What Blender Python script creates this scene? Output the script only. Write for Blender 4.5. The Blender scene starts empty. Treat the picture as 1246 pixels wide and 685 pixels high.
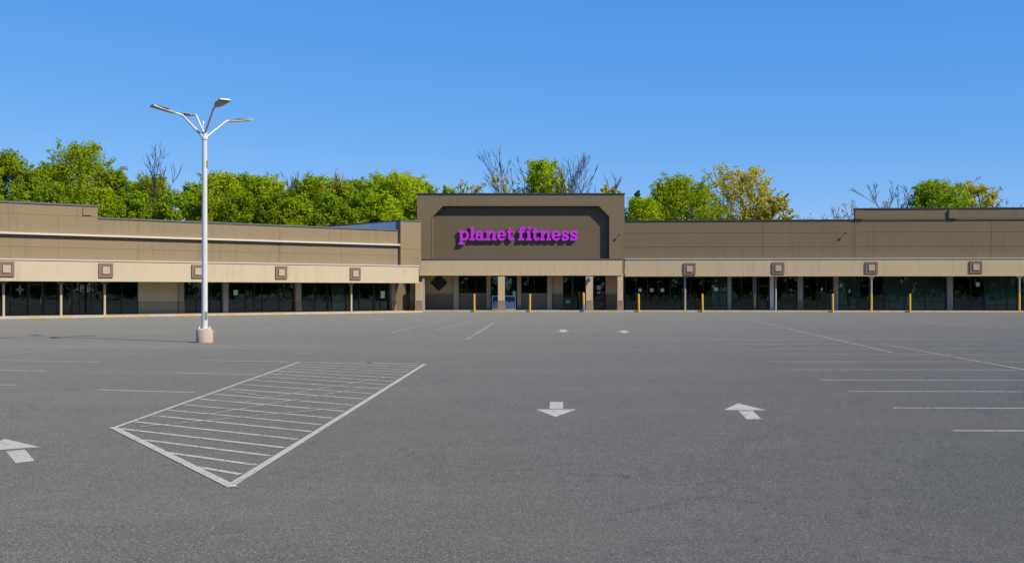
import bpy, bmesh, math, random
import numpy as np

SC = bpy.context.scene
COL = SC.collection
R = math.radians
F, CX, HY, H = 1385.0, 623.0, 353.0, 1.9      # focal length in px, image centre, horizon row, eye height


# ------------------------------------------------------------------ helpers
def link(o, parent=None):
    COL.objects.link(o)
    if parent is not None:
        o.parent = parent
    return o


def tag(o, label=None, cat=None, group=None, kind=None):
    if label: o['label'] = label
    if cat: o['category'] = cat
    if group: o['group'] = group
    if kind: o['kind'] = kind
    return o


def empty(name, loc=(0, 0, 0), rz=0.0, label=None, cat=None, group=None):
    o = bpy.data.objects.new(name, None)
    o.empty_display_size = .3
    o.location = loc
    o.rotation_euler = (0, 0, rz)
    COL.objects.link(o)
    return tag(o, label, cat, group)


class MB:
    """collects simple solids and links them as one mesh object"""
    def __init__(s):
        s.v, s.f = [], []

    def add(s, vs, fs):
        n = len(s.v)
        s.v += [tuple(p) for p in vs]
        s.f += [tuple(i + n for i in f) for f in fs]
        return s

    def box(s, x0, x1, y0, y1, z0, z1):
        if x1 < x0: x0, x1 = x1, x0
        if y1 < y0: y0, y1 = y1, y0
        if z1 < z0: z0, z1 = z1, z0
        return s.add([(x0, y0, z0), (x1, y0, z0), (x1, y1, z0), (x0, y1, z0),
                      (x0, y0, z1), (x1, y0, z1), (x1, y1, z1), (x0, y1, z1)],
                     [(0, 3, 2, 1), (4, 5, 6, 7), (0, 1, 5, 4), (1, 2, 6, 5), (2, 3, 7, 6), (3, 0, 4, 7)])

    def prism_xz(s, pts, y0, y1):
        """polygon (x, z), counter clockwise seen from -y, pushed from y0 to y1"""
        n = len(pts)
        a = sum(pts[i][0] * pts[(i + 1) % n][1] - pts[(i + 1) % n][0] * pts[i][1] for i in range(n))
        if a < 0: pts = pts[::-1]
        vs = [(x, y0, z) for x, z in pts] + [(x, y1, z) for x, z in pts]
        fs = [tuple(range(n)), tuple(range(2 * n - 1, n - 1, -1))]
        fs += [(i, i + n, (i + 1) % n + n, (i + 1) % n) for i in range(n)]
        return s.add(vs, fs)

    def flat(s, pts, z):
        n = len(pts)
        a = sum(pts[i][0] * pts[(i + 1) % n][1] - pts[(i + 1) % n][0] * pts[i][1] for i in range(n))
        if a < 0: pts = pts[::-1]
        return s.add([(x, y, z) for x, y in pts], [tuple(range(n))])

    def prism_z(s, pts, z0, z1):
        n = len(pts)
        a = sum(pts[i][0] * pts[(i + 1) % n][1] - pts[(i + 1) % n][0] * pts[i][1] for i in range(n))
        if a < 0: pts = pts[::-1]
        vs = [(x, y, z0) for x, y in pts] + [(x, y, z1) for x, y in pts]
        fs = [tuple(range(n - 1, -1, -1)), tuple(range(n, 2 * n))]
        fs += [(i, (i + 1) % n, (i + 1) % n + n, i + n) for i in range(n)]
        return s.add(vs, fs)

    def lathe(s, prof, cx=0, cy=0, n=20):
        """profile of (r, z) from bottom to top, closed at both ends"""
        vs, fs = [], []
        for r, z in prof:
            for k in range(n):
                a = 2 * math.pi * k / n
                vs.append((cx + r * math.cos(a), cy + r * math.sin(a), z))
        m = len(prof)
        for i in range(m - 1):
            for k in range(n):
                k2 = (k + 1) % n
                fs.append((i * n + k, i * n + k2, (i + 1) * n + k2, (i + 1) * n + k))
        fs.append(tuple(range(n - 1, -1, -1)))
        fs.append(tuple((m - 1) * n + k for k in range(n)))
        return s.add(vs, fs)

    def tube(s, pts, rads, n=8):
        P = [np.array(p, float) for p in pts]
        vs, fs = [], []
        up = np.array((0.0, 0.0, 1.0))
        side = None
        for i, p in enumerate(P):
            t = P[min(i + 1, len(P) - 1)] - P[max(i - 1, 0)]
            t = t / (np.linalg.norm(t) + 1e-9)
            if side is None:
                ref = up if abs(t[2]) < .9 else np.array((1.0, 0, 0))
                side = np.cross(ref, t)
            side = side - t * np.dot(side, t)
            side /= np.linalg.norm(side) + 1e-9
            b = np.cross(t, side)
            for k in range(n):
                a = 2 * math.pi * k / n
                vs.append(tuple(p + rads[i] * (math.cos(a) * side + math.sin(a) * b)))
        m = len(P)
        for i in range(m - 1):
            for k in range(n):
                k2 = (k + 1) % n
                fs.append((i * n + k, i * n + k2, (i + 1) * n + k2, (i + 1) * n + k))
        fs.append(tuple(range(n - 1, -1, -1)))
        fs.append(tuple((m - 1) * n + k for k in range(n)))
        return s.add(vs, fs)

    def build(s, name, m, parent=None, bevel=0, smooth=False, loc=None):
        me = bpy.data.meshes.new(name)
        me.from_pydata(s.v, [], s.f)
        if bevel:
            bm = bmesh.new(); bm.from_mesh(me)
            bmesh.ops.bevel(bm, geom=bm.edges[:], offset=bevel, segments=2, affect='EDGES', profile=.6)
            bm.to_mesh(me); bm.free()
        me.materials.append(m)
        if smooth:
            me.polygons.foreach_set('use_smooth', [len(p.vertices) == 4 for p in me.polygons])
        me.update()
        if smooth: me.set_sharp_from_angle(angle=R(38))
        o = bpy.data.objects.new(name, me)
        if loc: o.location = loc
        return link(o, parent)


def ground(px, py):
    d = H * F / (py - HY)
    return ((px - CX) / F * d, d)


class Frame:
    """a facade: origin on the kerb line, u along it, v into the building"""
    def __init__(s, px, d, ang):
        s.O = ((px - CX) / F * d, d)
        s.a = ang
        s.dx, s.dy = math.cos(ang), math.sin(ang)

    def u(s, px, v):
        k = (px - CX) / F
        nx, ny = -s.dy, s.dx
        return (s.O[0] + v * nx - k * (s.O[1] + v * ny)) / (k * s.dy - s.dx)

    def world(s, u, v):
        return (s.O[0] + u * s.dx - v * s.dy, s.O[1] + u * s.dy + v * s.dx)

    def z(s, px, py, v):
        return H + (HY - py) / F * s.world(s.u(px, v), v)[1]


# ------------------------------------------------------------------ materials
def mat(name):
    m = bpy.data.materials.new(name)
    m.use_nodes = True
    nt = m.node_tree
    b = nt.nodes['Principled BSDF']
    return m, nt, b


def N(nt, typ, **kw):
    n = nt.nodes.new(typ)
    for k, v in kw.items():
        if k in n.inputs: n.inputs[k].default_value = v
        else: setattr(n, k, v)
    return n


def coords(nt, out='Object', scale=(1, 1, 1), rot=(0, 0, 0)):
    tc = N(nt, 'ShaderNodeTexCoord')
    mp = N(nt, 'ShaderNodeMapping')
    mp.inputs['Scale'].default_value = scale
    mp.inputs['Rotation'].default_value = rot
    nt.links.new(tc.outputs[out], mp.inputs['Vector'])
    return mp.outputs['Vector']


def noise(nt, vec, scale, detail=4, rough=.55, dist=0):
    n = N(nt, 'ShaderNodeTexNoise', Scale=scale, Detail=detail, Roughness=rough, Distortion=dist)
    nt.links.new(vec, n.inputs['Vector'])
    return n.outputs['Fac']


def ramp(nt, fac, stops):
    r = N(nt, 'ShaderNodeValToRGB')
    while len(r.color_ramp.elements) < len(stops):
        r.color_ramp.elements.new(.5)
    for e, (p, c) in zip(r.color_ramp.elements, stops):
        e.position = p
        e.color = (c, c, c, 1) if isinstance(c, (int, float)) else (*c, 1)
    nt.links.new(fac, r.inputs['Fac'])
    return r.outputs['Color']


def mixc(nt, fac, a, b, mode='MIX'):
    n = N(nt, 'ShaderNodeMix', data_type='RGBA', blend_type=mode)
    for sock, val in ((n.inputs[0], fac), (n.inputs[6], a), (n.inputs[7], b)):
        if hasattr(val, 'is_output') or isinstance(val, bpy.types.NodeSocket): nt.links.new(val, sock)
        elif isinstance(val, (int, float)): sock.default_value = val
        else: sock.default_value = (*val, 1)
    return n.outputs[2]


def bump(nt, b, hgt, strength, dist=.02):
    n = N(nt, 'ShaderNodeBump', Strength=strength, Distance=dist)
    nt.links.new(hgt, n.inputs['Height'])
    nt.links.new(n.outputs['Normal'], b.inputs['Normal'])


def plain(name, col, rough=.6, metal=0.0, var=.12, scale=3.0, spec=.5):
    m, nt, b = mat(name)
    v = coords(nt)
    f = noise(nt, v, scale, 5)
    lo = tuple(c * (1 - var) for c in col)
    hi = tuple(min(1, c * (1 + var)) for c in col)
    nt.links.new(mixc(nt, f, lo, hi), b.inputs['Base Color'])
    b.inputs['Roughness'].default_value = rough
    b.inputs['Metallic'].default_value = metal
    b.inputs['Specular IOR Level'].default_value = spec
    return m


def stucco(name, col, streak=.3, blotch=.12, stain=(.10, .075, .05), rough=.9):
    """sanded render with blotches, fine grain and vertical run-off streaks"""
    m, nt, b = mat(name)
    v = coords(nt)
    big = noise(nt, v, .35, 5, .6)
    c1 = mixc(nt, big, tuple(c * (1 - blotch) for c in col), tuple(c * (1 + blotch) for c in col))
    fine = noise(nt, v, 9, 6, .7)
    c2 = mixc(nt, .5, c1, mixc(nt, fine, tuple(c * .86 for c in col), tuple(c * 1.12 for c in col)))
    vs = coords(nt, scale=(2.2, 2.2, .16))
    st = ramp(nt, noise(nt, vs, 1.3, 6, .65), [(.50, 0.0), (.74, 1.0)])
    gate = ramp(nt, noise(nt, v, .22, 2), [(.40, 0.0), (.62, streak)])
    fac = N(nt, 'ShaderNodeMath', operation='MULTIPLY')
    nt.links.new(st, fac.inputs[0]); nt.links.new(gate, fac.inputs[1])
    c3 = mixc(nt, fac.outputs[0], c2, stain)
    nt.links.new(c3, b.inputs['Base Color'])
    b.inputs['Roughness'].default_value = rough
    b.inputs['Specular IOR Level'].default_value = .2
    bump(nt, b, fine, .35, .02)
    return m


def asphalt():
    m, nt, b = mat('asphalt')
    v = coords(nt)
    big = noise(nt, v, .07, 5, .62, .4)
    mid = noise(nt, v, .9, 6, .65)
    stn = noise(nt, v, 40, 4, .78, .8)
    grit = noise(nt, v, 90, 2, .7)
    lo, hi = (.099, .0955, .080), (.141, .136, .113)
    c = mixc(nt, big, lo, hi)
    c = mixc(nt, ramp(nt, mid, [(.34, .5), (.64, 0.0)]), c, (.083, .081, .071))
    # pale stone grains and dark pits
    c = mixc(nt, ramp(nt, stn, [(.53, 0.0), (.62, .95)]), c, (.28, .262, .212))
    c = mixc(nt, ramp(nt, stn, [(.36, .85), (.47, 0.0)]), c, (.040, .039, .038))
    c = mixc(nt, ramp(nt, grit, [(.56, 0.0), (.68, .8)]), c, (.36, .335, .29))
    c = mixc(nt, ramp(nt, grit, [(.32, .7), (.43, 0.0)]), c, (.035, .035, .035))
    coarse = noise(nt, v, 5.5, 4, .7)
    c = mixc(nt, ramp(nt, coarse, [(.34, .3), (.48, 0.0)]), c, (.080, .068, .065))
    c = mixc(nt, ramp(nt, coarse, [(.56, 0.0), (.70, .30)]), c, (.22, .205, .18))
    # warm dusty drift lanes running across the lot
    vl = coords(nt, scale=(.25, 1.1, 1))
    c = mixc(nt, ramp(nt, noise(nt, vl, .16, 5, .6), [(.50, 0.0), (.72, .38)]), c, (.21, .190, .162))
    # asphalt grows paler towards the stores, with a noisy edge
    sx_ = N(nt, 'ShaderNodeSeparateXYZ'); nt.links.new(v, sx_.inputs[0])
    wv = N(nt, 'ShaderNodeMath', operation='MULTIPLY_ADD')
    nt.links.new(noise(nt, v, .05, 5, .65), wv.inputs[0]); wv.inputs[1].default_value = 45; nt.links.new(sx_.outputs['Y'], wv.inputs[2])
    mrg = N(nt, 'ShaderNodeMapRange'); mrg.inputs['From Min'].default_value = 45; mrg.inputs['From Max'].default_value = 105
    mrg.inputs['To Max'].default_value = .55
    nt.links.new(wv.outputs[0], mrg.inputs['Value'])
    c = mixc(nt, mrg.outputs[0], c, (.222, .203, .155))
    # hairline cracks
    vc = N(nt, 'ShaderNodeTexVoronoi', feature='DISTANCE_TO_EDGE', Scale=.33)
    wob = N(nt, 'ShaderNodeMixRGB', blend_type='ADD')
    nz = N(nt, 'ShaderNodeTexNoise', Scale=1.1, Detail=6)
    nt.links.new(v, nz.inputs['Vector'])
    wob.inputs['Fac'].default_value = .9
    nt.links.new(v, wob.inputs[1]); nt.links.new(nz.outputs['Color'], wob.inputs[2])
    nt.links.new(wob.outputs[0], vc.inputs['Vector'])
    ck = ramp(nt, vc.outputs['Distance'], [(.0, 1.0), (.006, 0.0)])
    gate = ramp(nt, noise(nt, v, .13, 3), [(.48, 0.0), (.60, .55)])
    cm = N(nt, 'ShaderNodeMath', operation='MULTIPLY')
    nt.links.new(ck, cm.inputs[0]); nt.links.new(gate, cm.inputs[1])
    c = mixc(nt, cm.outputs[0], c, (.04, .04, .042))
    # oil drips
    oil = ramp(nt, noise(nt, v, .8, 2, .4), [(.70, 0.0), (.78, .35)])
    c = mixc(nt, oil, c, (.05, .05, .05))
    nt.links.new(c, b.inputs['Base Color'])
    b.inputs['Roughness'].default_value = .88
    b.inputs['Diffuse Roughness'].default_value = 1.0
    b.inputs['Specular IOR Level'].default_value = .25
    bump(nt, b, stn, 1.0, .02)
    return m


def paint(name, col, wear, scale=7.0, fine=40.0):
    """road paint worn through to the asphalt"""
    m, nt, b = mat(name)
    v = coords(nt)
    c = mixc(nt, noise(nt, v, 1.6, 5, .6), tuple(x * .78 for x in col), tuple(min(1, x * 1.1) for x in col))
    nt.links.new(c, b.inputs['Base Color'])
    b.inputs['Roughness'].default_value = .75
    a1 = noise(nt, v, scale, 6, .7)
    a2 = noise(nt, v, fine, 3, .7)
    mx = N(nt, 'ShaderNodeMath', operation='MULTIPLY_ADD')
    nt.links.new(a2, mx.inputs[0]); mx.inputs[1].default_value = .5
    nt.links.new(a1, mx.inputs[2])
    vo = N(nt, 'ShaderNodeTexVoronoi', feature='DISTANCE_TO_EDGE', Scale=3.2)
    nzv = N(nt, 'ShaderNodeTexNoise', Scale=6, Detail=4); nt.links.new(v, nzv.inputs['Vector'])
    av = N(nt, 'ShaderNodeMixRGB', blend_type='ADD'); av.inputs[0].default_value = .25
    nt.links.new(v, av.inputs[1]); nt.links.new(nzv.outputs['Color'], av.inputs[2]); nt.links.new(av.outputs[0], vo.inputs['Vector'])
    ckm = ramp(nt, vo.outputs['Distance'], [(.010, .22), (.03, 0.0)])
    sb = N(nt, 'ShaderNodeMath', operation='SUBTRACT'); nt.links.new(mx.outputs[0], sb.inputs[0]); nt.links.new(ckm, sb.inputs[1]); mx = sb
    al = ramp(nt, mx.outputs[0], [(max(0, wear - .06), 0.0), (wear + .06, 1.0)])
    nt.links.new(al, b.inputs['Alpha'])
    return m


def kerb_mat():
    m, nt, b = mat('kerb_concrete')
    v = coords(nt)
    c = mixc(nt, noise(nt, v, 1.2, 5), (.42, .35, .25), (.58, .50, .38))
    vy = coords(nt, scale=(.55, .0, .0))
    yel = ramp(nt, noise(nt, vy, 1.0, 3, .75), [(.485, 0.0), (.53, 1.0)])
    chip = ramp(nt, noise(nt, v, 5, 5, .7), [(.36, 0.0), (.46, 1.0)])
    mm = N(nt, 'ShaderNodeMath', operation='MULTIPLY')
    nt.links.new(yel, mm.inputs[0]); nt.links.new(chip, mm.inputs[1])
    c = mixc(nt, mm.outputs[0], c, (.58, .36, .09))
    nt.links.new(c, b.inputs['Base Color'])
    b.inputs['Roughness'].default_value = .85
    return m


def glass():
    m, nt, b = mat('tinted_glass')
    nt.nodes.remove(b)
    out = nt.nodes['Material Output']
    tr = N(nt, 'ShaderNodeBsdfTransparent'); tr.inputs['Color'].default_value = (.54, .62, .57, 1)
    gl = N(nt, 'ShaderNodeBsdfGlossy'); gl.inputs['Roughness'].default_value = .015
    gl.inputs['Color'].default_value = (.80, .90, .86, 1)
    fr = N(nt, 'ShaderNodeFresnel', IOR=1.75)
    # each sheet bows a little, so reflections bend
    v = coords(nt)
    bp = N(nt, 'ShaderNodeBump', Strength=.25, Distance=.01)
    nt.links.new(noise(nt, v, .9, 2), bp.inputs['Height'])
    nt.links.new(bp.outputs['Normal'], gl.inputs['Normal'])
    mx = N(nt, 'ShaderNodeMixShader')
    nt.links.new(fr.outputs[0], mx.inputs[0])
    nt.links.new(tr.outputs[0], mx.inputs[1]); nt.links.new(gl.outputs[0], mx.inputs[2])
    nt.links.new(mx.outputs[0], out.inputs['Surface'])
    return m


def leaf_mat(name, dark, light, warm, warm_amt=.25, trans=.35):
    m, nt, b = mat(name)
    nt.nodes.remove(b)
    out = nt.nodes['Material Output']
    geo = N(nt, 'ShaderNodeNewGeometry')
    obi = N(nt, 'ShaderNodeObjectInfo')
    v = coords(nt)
    c = mixc(nt, geo.outputs['Random Per Island'], dark, light)
    clump = ramp(nt, noise(nt, v, .33, 3), [(.46, 0.0), (.68, warm_amt)])
    c = mixc(nt, clump, c, warm)
    hs = N(nt, 'ShaderNodeHueSaturation')
    mr = N(nt, 'ShaderNodeMapRange'); mr.inputs['To Min'].default_value = .8; mr.inputs['To Max'].default_value = 1.15
    nt.links.new(obi.outputs['Random'], mr.inputs['Value'])
    nt.links.new(mr.outputs[0], hs.inputs['Value']); nt.links.new(c, hs.inputs['Color'])
    df = N(nt, 'ShaderNodeBsdfDiffuse'); tl = N(nt, 'ShaderNodeBsdfTranslucent')
    nt.links.new(hs.outputs[0], df.inputs['Color']); nt.links.new(hs.outputs[0], tl.inputs['Color'])
    dim = mixc(nt, 1.0, hs.outputs[0], (trans, trans, trans), 'MULTIPLY')
    nt.links.new(dim, tl.inputs['Color'])
    mx = N(nt, 'ShaderNodeAddShader')                  # a leaf reflects part of the light and lets part of it through
    nt.links.new(df.outputs[0], mx.inputs[0]); nt.links.new(tl.outputs[0], mx.inputs[1])
    nt.links.new(mx.outputs[0], out.inputs['Surface'])
    return m


M = dict(
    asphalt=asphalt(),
    grass=plain('rough_grass', (.06, .085, .025), .95, var=.4, scale=.8),
    white_paint=paint('white_road_paint', (.50, .445, .355), .52),
    line_paint=paint('stall_line_paint', (.50, .45, .37), .60, 3.0),
    old_paint=paint('old_stall_paint', (.40, .37, .31), .645, 2.0),
    yellow_paint=paint('old_yellow_paint', (.46, .38, .22), .675, 2.2),
    kerb=kerb_mat(),
    sidewalk=plain('sidewalk_concrete', (.38, .34, .28), .9, var=.2, scale=1.5),
    tan=stucco('tan_stucco', (.265, .197, .114), .5, .13),
    brown=stucco('brown_stucco', (.192, .146, .084), .45, .15),
    panel=stucco('dark_brown_stucco', (.150, .113, .066), .25),
    cream=stucco('cream_stucco', (.53, .44, .29), .45, .10, (.34, .25, .15)),
    cream_dull=stucco('dull_cream_stucco', (.54, .41, .24), .34, .10, (.24, .175, .105)),
    base=stucco('brown_base_stucco', (.27, .195, .125), .2),
    bulk=stucco('dark_bulkhead', (.20, .165, .115), .2),
    plaque=stucco('plaque_brown', (.235, .150, .108), .15),
    plaque_in=stucco('plaque_cream', (.44, .37, .25), .15),
    flash=plain('pale_metal_flashing', (.52, .49, .42), .5, .0, .08),
    trim=plain('cream_trim', (.60, .54, .43), .7, 0, .08),
    coping=plain('dark_coping', (.055, .056, .06), .5, .2),
    coping_g=plain('grey_coping', (.12, .12, .125), .5, .2),
    soffit=plain('soffit_board', (.20, .17, .12), .9),
    frame=plain('dark_bronze_frame', (.018, .017, .016), .45),
    frame_b=plain('brown_bronze_frame', (.085, .055, .028), .5),
    glass=glass(),
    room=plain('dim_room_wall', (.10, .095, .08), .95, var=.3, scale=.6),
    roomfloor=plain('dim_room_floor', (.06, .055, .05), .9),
    board=stucco('grey_board', (.54, .46, .31), .3, .08, (.2, .17, .12)),
    board_low=stucco('lower_grey_board', (.31, .27, .19), .3, .1),
    film=plain('frosted_sheet', (.82, .86, .78), .9, var=.15, scale=.7),
    film_dim=plain('dim_shelf_board', (.26, .27, .24), .9),
    pole_paint=plain('column_paint', (.50, .40, .27), .7, var=.15, scale=5),
    pole_grey=plain('column_grey', (.34, .30, .25), .7, var=.15, scale=5),
    yellow=plain('safety_yellow', (.66, .38, .03), .55, var=.14, scale=4),
    blue_grey=plain('blue_grey_sleeve', (.13, .17, .24), .6),
    steel=plain('galvanised_steel', (.64, .63, .60), .42, .0, .10, 2),
    head=plain('lamp_housing', (.40, .37, .31), .5, .2, .1),
    lens=plain('lamp_lens', (.30, .28, .22), .25),
    concrete=stucco('cast_concrete', (.46, .39, .27), .5, .15, (.30, .20, .08)),
    metal_blue=plain('blue_grey_metal_siding', (.66, .74, .72), .55, .0, .08, .6),
    roof=plain('roof_gravel', (.22, .21, .20), .95),
    magenta=plain('magenta_sign_face', (.52, .03, .56), .45, 0, .05, 2),
    magenta_shade=plain('shaded_magenta_return', (.20, .012, .24), .5, 0, .05, 2),  # shade on the letter returns, put in as a darker magenta
    black=plain('black_panel', (.012, .012, .013), .6),
    white=plain('white_enamel', (.72, .74, .76), .4),
    navy=plain('navy_print', (.016, .035, .10), .4),
    ice=plain('pale_blue_print', (.20, .34, .60), .4),
    notice=plain('paper_notice', (.62, .68, .66), .9),
    bark=plain('grey_brown_bark', (.075, .062, .05), .95, var=.3, scale=4),
    bark_d=plain('dark_bark', (.058, .043, .030), .95, var=.3, scale=4),
    lf_green=leaf_mat('spring_green_leaf', (.130, .180, .005), (.265, .325, .010), (.32, .31, .014), .35, .9),
    lf_mid=leaf_mat('mid_green_leaf', (.092, .150, .006), (.195, .265, .010), (.29, .25, .014), .35, .8),
    lf_yel=leaf_mat('yellow_green_leaf', (.25, .23, .022), (.42, .37, .04), (.50, .34, .03), .45, .7),
    lf_dark=leaf_mat('dark_green_leaf', (.014, .05, .008), (.04, .10, .012), (.06, .09, .012), .2),
)

# ------------------------------------------------------------------ world, sun, camera
EL, AZ = R(42), R(180 - 57)      # azimuth measured from +Y towards +X
w = bpy.data.worlds.new('World'); SC.world = w; w.use_nodes = True
nt = w.node_tree
bg = nt.nodes['Background']
sky = N(nt, 'ShaderNodeTexSky', sky_type='NISHITA', sun_disc=False)
sky.sun_elevation = EL; sky.sun_rotation = AZ
sky.altitude = 3500; sky.air_density = 1.0; sky.dust_density = 0; sky.ozone_density = 10.0
# thin clear air: even out the blue between zenith and horizon, channel by channel
sep = N(nt, 'ShaderNodeSeparateColor'); cmb = N(nt, 'ShaderNodeCombineColor')
nt.links.new(sky.outputs[0], sep.inputs[0])
for k, (pw, gain) in enumerate(((1.1, .80), (.58, 1.44), (.28, 3.29))):
    a_ = N(nt, 'ShaderNodeMath', operation='POWER'); a_.inputs[1].default_value = pw
    b_ = N(nt, 'ShaderNodeMath', operation='MULTIPLY'); b_.inputs[1].default_value = gain
    nt.links.new(sep.outputs[k], a_.inputs[0]); nt.links.new(a_.outputs[0], b_.inputs[0]); nt.links.new(b_.outputs[0], cmb.inputs[k])
nt.links.new(cmb.outputs[0], bg.inputs[0])
bg.inputs[1].default_value = .135
sd = bpy.data.lights.new('sun', 'SUN'); sd.energy = 4.5; sd.angle = R(.5); sd.color = (1, .92, .79)
so = link(bpy.data.objects.new('sun', sd))
sv = (math.cos(EL) * math.sin(AZ), math.cos(EL) * math.cos(AZ), math.sin(EL))
from mathutils import Vector
so.rotation_euler = Vector(sv).to_track_quat('Z', 'Y').to_euler()
so.location = (60, -40, 60)
cd = bpy.data.cameras.new('camera'); cam = link(bpy.data.objects.new('camera', cd))
cam.location = (0, 0, H); cam.rotation_euler = (R(90), 0, 0)
cd.sensor_width = 36; cd.lens = F / 1246 * 36
cd.shift_y = (HY - 342.5) / 1246
cd.clip_start = .1; cd.clip_end = 6000
SC.camera = cam
SC.view_settings.view_transform = 'Standard'; SC.view_settings.look = 'None'
SC.view_settings.gamma = 1; SC.view_settings.use_curve_mapping = False
SC.view_settings.exposure = .25

# ------------------------------------------------------------------ ground
tag(MB().flat([(-3000, -3000), (3000, -3000), (3000, 3000), (-3000, 3000)], -.02).build('ground', M['grass']), kind='structure')
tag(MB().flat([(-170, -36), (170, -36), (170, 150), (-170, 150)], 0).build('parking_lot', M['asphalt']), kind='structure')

LF = Frame(510, 97.0, math.atan2(21.8, 25.9))
TF = Frame(507, 99.0, 0.0)
RF = Frame(760, 99.0, R(-4.6))

UL0 = LF.u(-150, 0); UR1 = RF.u(1410, 0)
KW, KH = .17, .13
# kerb and sidewalk of each facade
tri = LF.world(0, 0)
e_left = LF.world(.9, 0)
def kerb(fr, u0, u1):
    o = MB().box(u0, u1, 0, KW, -.05, KH).build('kerb', M['kerb'])
    o.location = (*fr.world(0, 0), 0); o.rotation_euler = (0, 0, fr.a)
    return tag(o, kind='structure')
def walk(fr, u0, u1, v1):
    mb = MB()
    n = max(1, int((u1 - u0) / 1.8))
    for i in range(n):
        a = u0 + (u1 - u0) * i / n; b = u0 + (u1 - u0) * (i + 1) / n
        mb.box(a + .006, b - .006, KW + .004, v1, -.05, KH - .004)
    mb.box(u0, u1, KW + .02, v1 - .02, -.05, KH - .03)
    o = mb.build('sidewalk', M['sidewalk'])
    o.location = (*fr.world(0, 0), 0); o.rotation_euler = (0, 0, fr.a)
    return tag(o, kind='structure')
UT1 = TF.u(760, 0)
kerb(LF, UL0, .35); walk(LF, UL0, .2, 3.6)
kerb(TF, -.25, UT1); walk(TF, -.1, UT1 - .02, 3.6)
kerb(RF, .02, UR1); walk(RF, .02, UR1, 3.6)


# ------------------------------------------------------------------ building parts
def seamed(mb, fr_u0, fr_u1, v0, v1, zs, us, gap=.03, depth=.014):
    """front skin of a stucco wall: panels parted by narrow control joints, on a solid backing"""
    mb.box(fr_u0, fr_u1, v0 + depth, v1, zs[0], zs[-1])
    for a, b in zip(us[:-1], us[1:]):
        for c, d in zip(zs[:-1], zs[1:]):
            mb.box(a + (gap / 2 if a > fr_u0 + .01 else 0), b - (gap / 2 if b < fr_u1 - .01 else 0), v0, v0 + depth + .004,
                   c + (gap / 2 if c > zs[0] + .01 else 0), d - (gap / 2 if d < zs[-1] - .01 else 0))


def window(fr, root, v, px0, px1, z0, z1, mull=(), transom=None, film=None, frame='frame', extra=(), uu=None, name='window'):
    """a shop window: frame with mullions; its panes are one child mesh"""
    u0, u1 = uu if uu else (fr.u(px0, v), fr.u(px1, v))
    t, dp = .055, .11
    mb = MB()
    mb.box(u0, u0 + t, v, v + dp, z0, z1); mb.box(u1 - t, u1, v, v + dp, z0, z1)
    mb.box(u0 + t, u1 - t, v, v + dp, z0, z0 + .09); mb.box(u0 + t, u1 - t, v, v + dp, z1 - t, z1)
    ms = [fr.u(m, v) for m in mull]
    for m in ms:
        mb.box(m - t / 2, m + t / 2, v + .003, v + dp - .003, z0 + .09, z1 - t)
    cuts = [u0 + t] + ms + [u1 - t]
    if transom:
        for a, b in zip(cuts[:-1], cuts[1:]):
            mb.box(a + t / 2, b - t / 2, v + .006, v + dp - .006, transom - .03, transom + .03)
    for (a, b, c, d) in extra:
        mb.box(a, b, v + .01, v + dp - .01, c, d)
    o = mb.build(name, M[frame], root)
    g = MB()
    for a, b in zip(cuts[:-1], cuts[1:]):
        g.box(a - .01, b + .01, v + .05, v + .058, z0 + .05, z1 - .03)
    g.build('glass_pane', M['glass'], o)
    if film:
        fb = MB()
        for i in film:
            fb.box(cuts[i] + .05, cuts[i + 1] - .05, v + .16, v + .18, z0 + .1, z1 - .1)
        fb.build('window_screen', M['film'], o)
    return o


def door(fr, root, v, px0, px1, z0, z1, frame='frame_b', top=2.25):
    u0, u1 = fr.u(px0, v), fr.u(px1, v)
    mb = MB(); t = .07
    mb.box(u0, u0 + t, v - .01, v + .1, z0, z1); mb.box(u1 - t, u1, v - .01, v + .1, z0, z1)
    mb.box(u0 + t, u1 - t, v - .007, v + .1, top, top + .07); mb.box(u0 + t, u1 - t, v - .007, v + .1, z1 - .06, z1)
    mb.box(u0 + t, u1 - t, v, v + .1, z0, z0 + .2); mb.box(u0 + t, u1 - t, v, v + .1, 1.05, 1.12)
    o = mb.build('door', M[frame], root)
    MB().box(u0 + t - .01, u1 - t + .01, v + .04, v + .048, z0 + .1, z1 - .04).build('glass_pane', M['glass'], o)
    h = MB(); hu = u1 - t - .1
    h.tube([(hu, v - .01, .95), (hu, v - .07, .95), (hu, v - .07, 1.35), (hu, v - .01, 1.35)], [.014] * 4, 6)
    h.build('handle', M['steel'], o)
    return o


def round_column(fr, root, v, px, z1, mname='pole_grey', low=None):
    u = fr.u(px, v)
    mb = MB()
    mb.lathe([(.085, KH), (.085, z1 - .2)], u, v, 14)
    mb.box(u - .12, u + .12, v - .12, v + .12, KH - .01, KH + .03)
    o = mb.build('column', M[mname], root, smooth=True)
    b = MB(); b.prism_xz([(u - .09, z1 - .26), (u + .09, z1 - .26), (u + .24, z1 - .12), (u + .24, z1), (u - .24, z1), (u - .24, z1 - .12)], v - .12, v + .12)
    b.build('column_bracket', M['soffit'], o)
    if low:
        MB().lathe([(.094, KH + .03), (.094, 1.62), (.089, 1.64)], u, v, 14).build('column_sleeve', M[low], o, smooth=True)
    return o


def square_column(fr, root, v, px0, px1, z1, depth=.5, mname='cream_dull', base=True, basez=1.0, basem='base'):
    u0, u1 = fr.u(px0, v), fr.u(px1, v)
    o = MB().box(u0, u1, v, v + depth, KH - .02, z1 + .01).build('column', M[mname], root)
    if base:
        MB().box(u0 - .035, u1 + .035, v - .035, v + depth + .035, KH - .03, basez).build('column_base', M[basem], o, bevel=.012)
    return o


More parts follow.
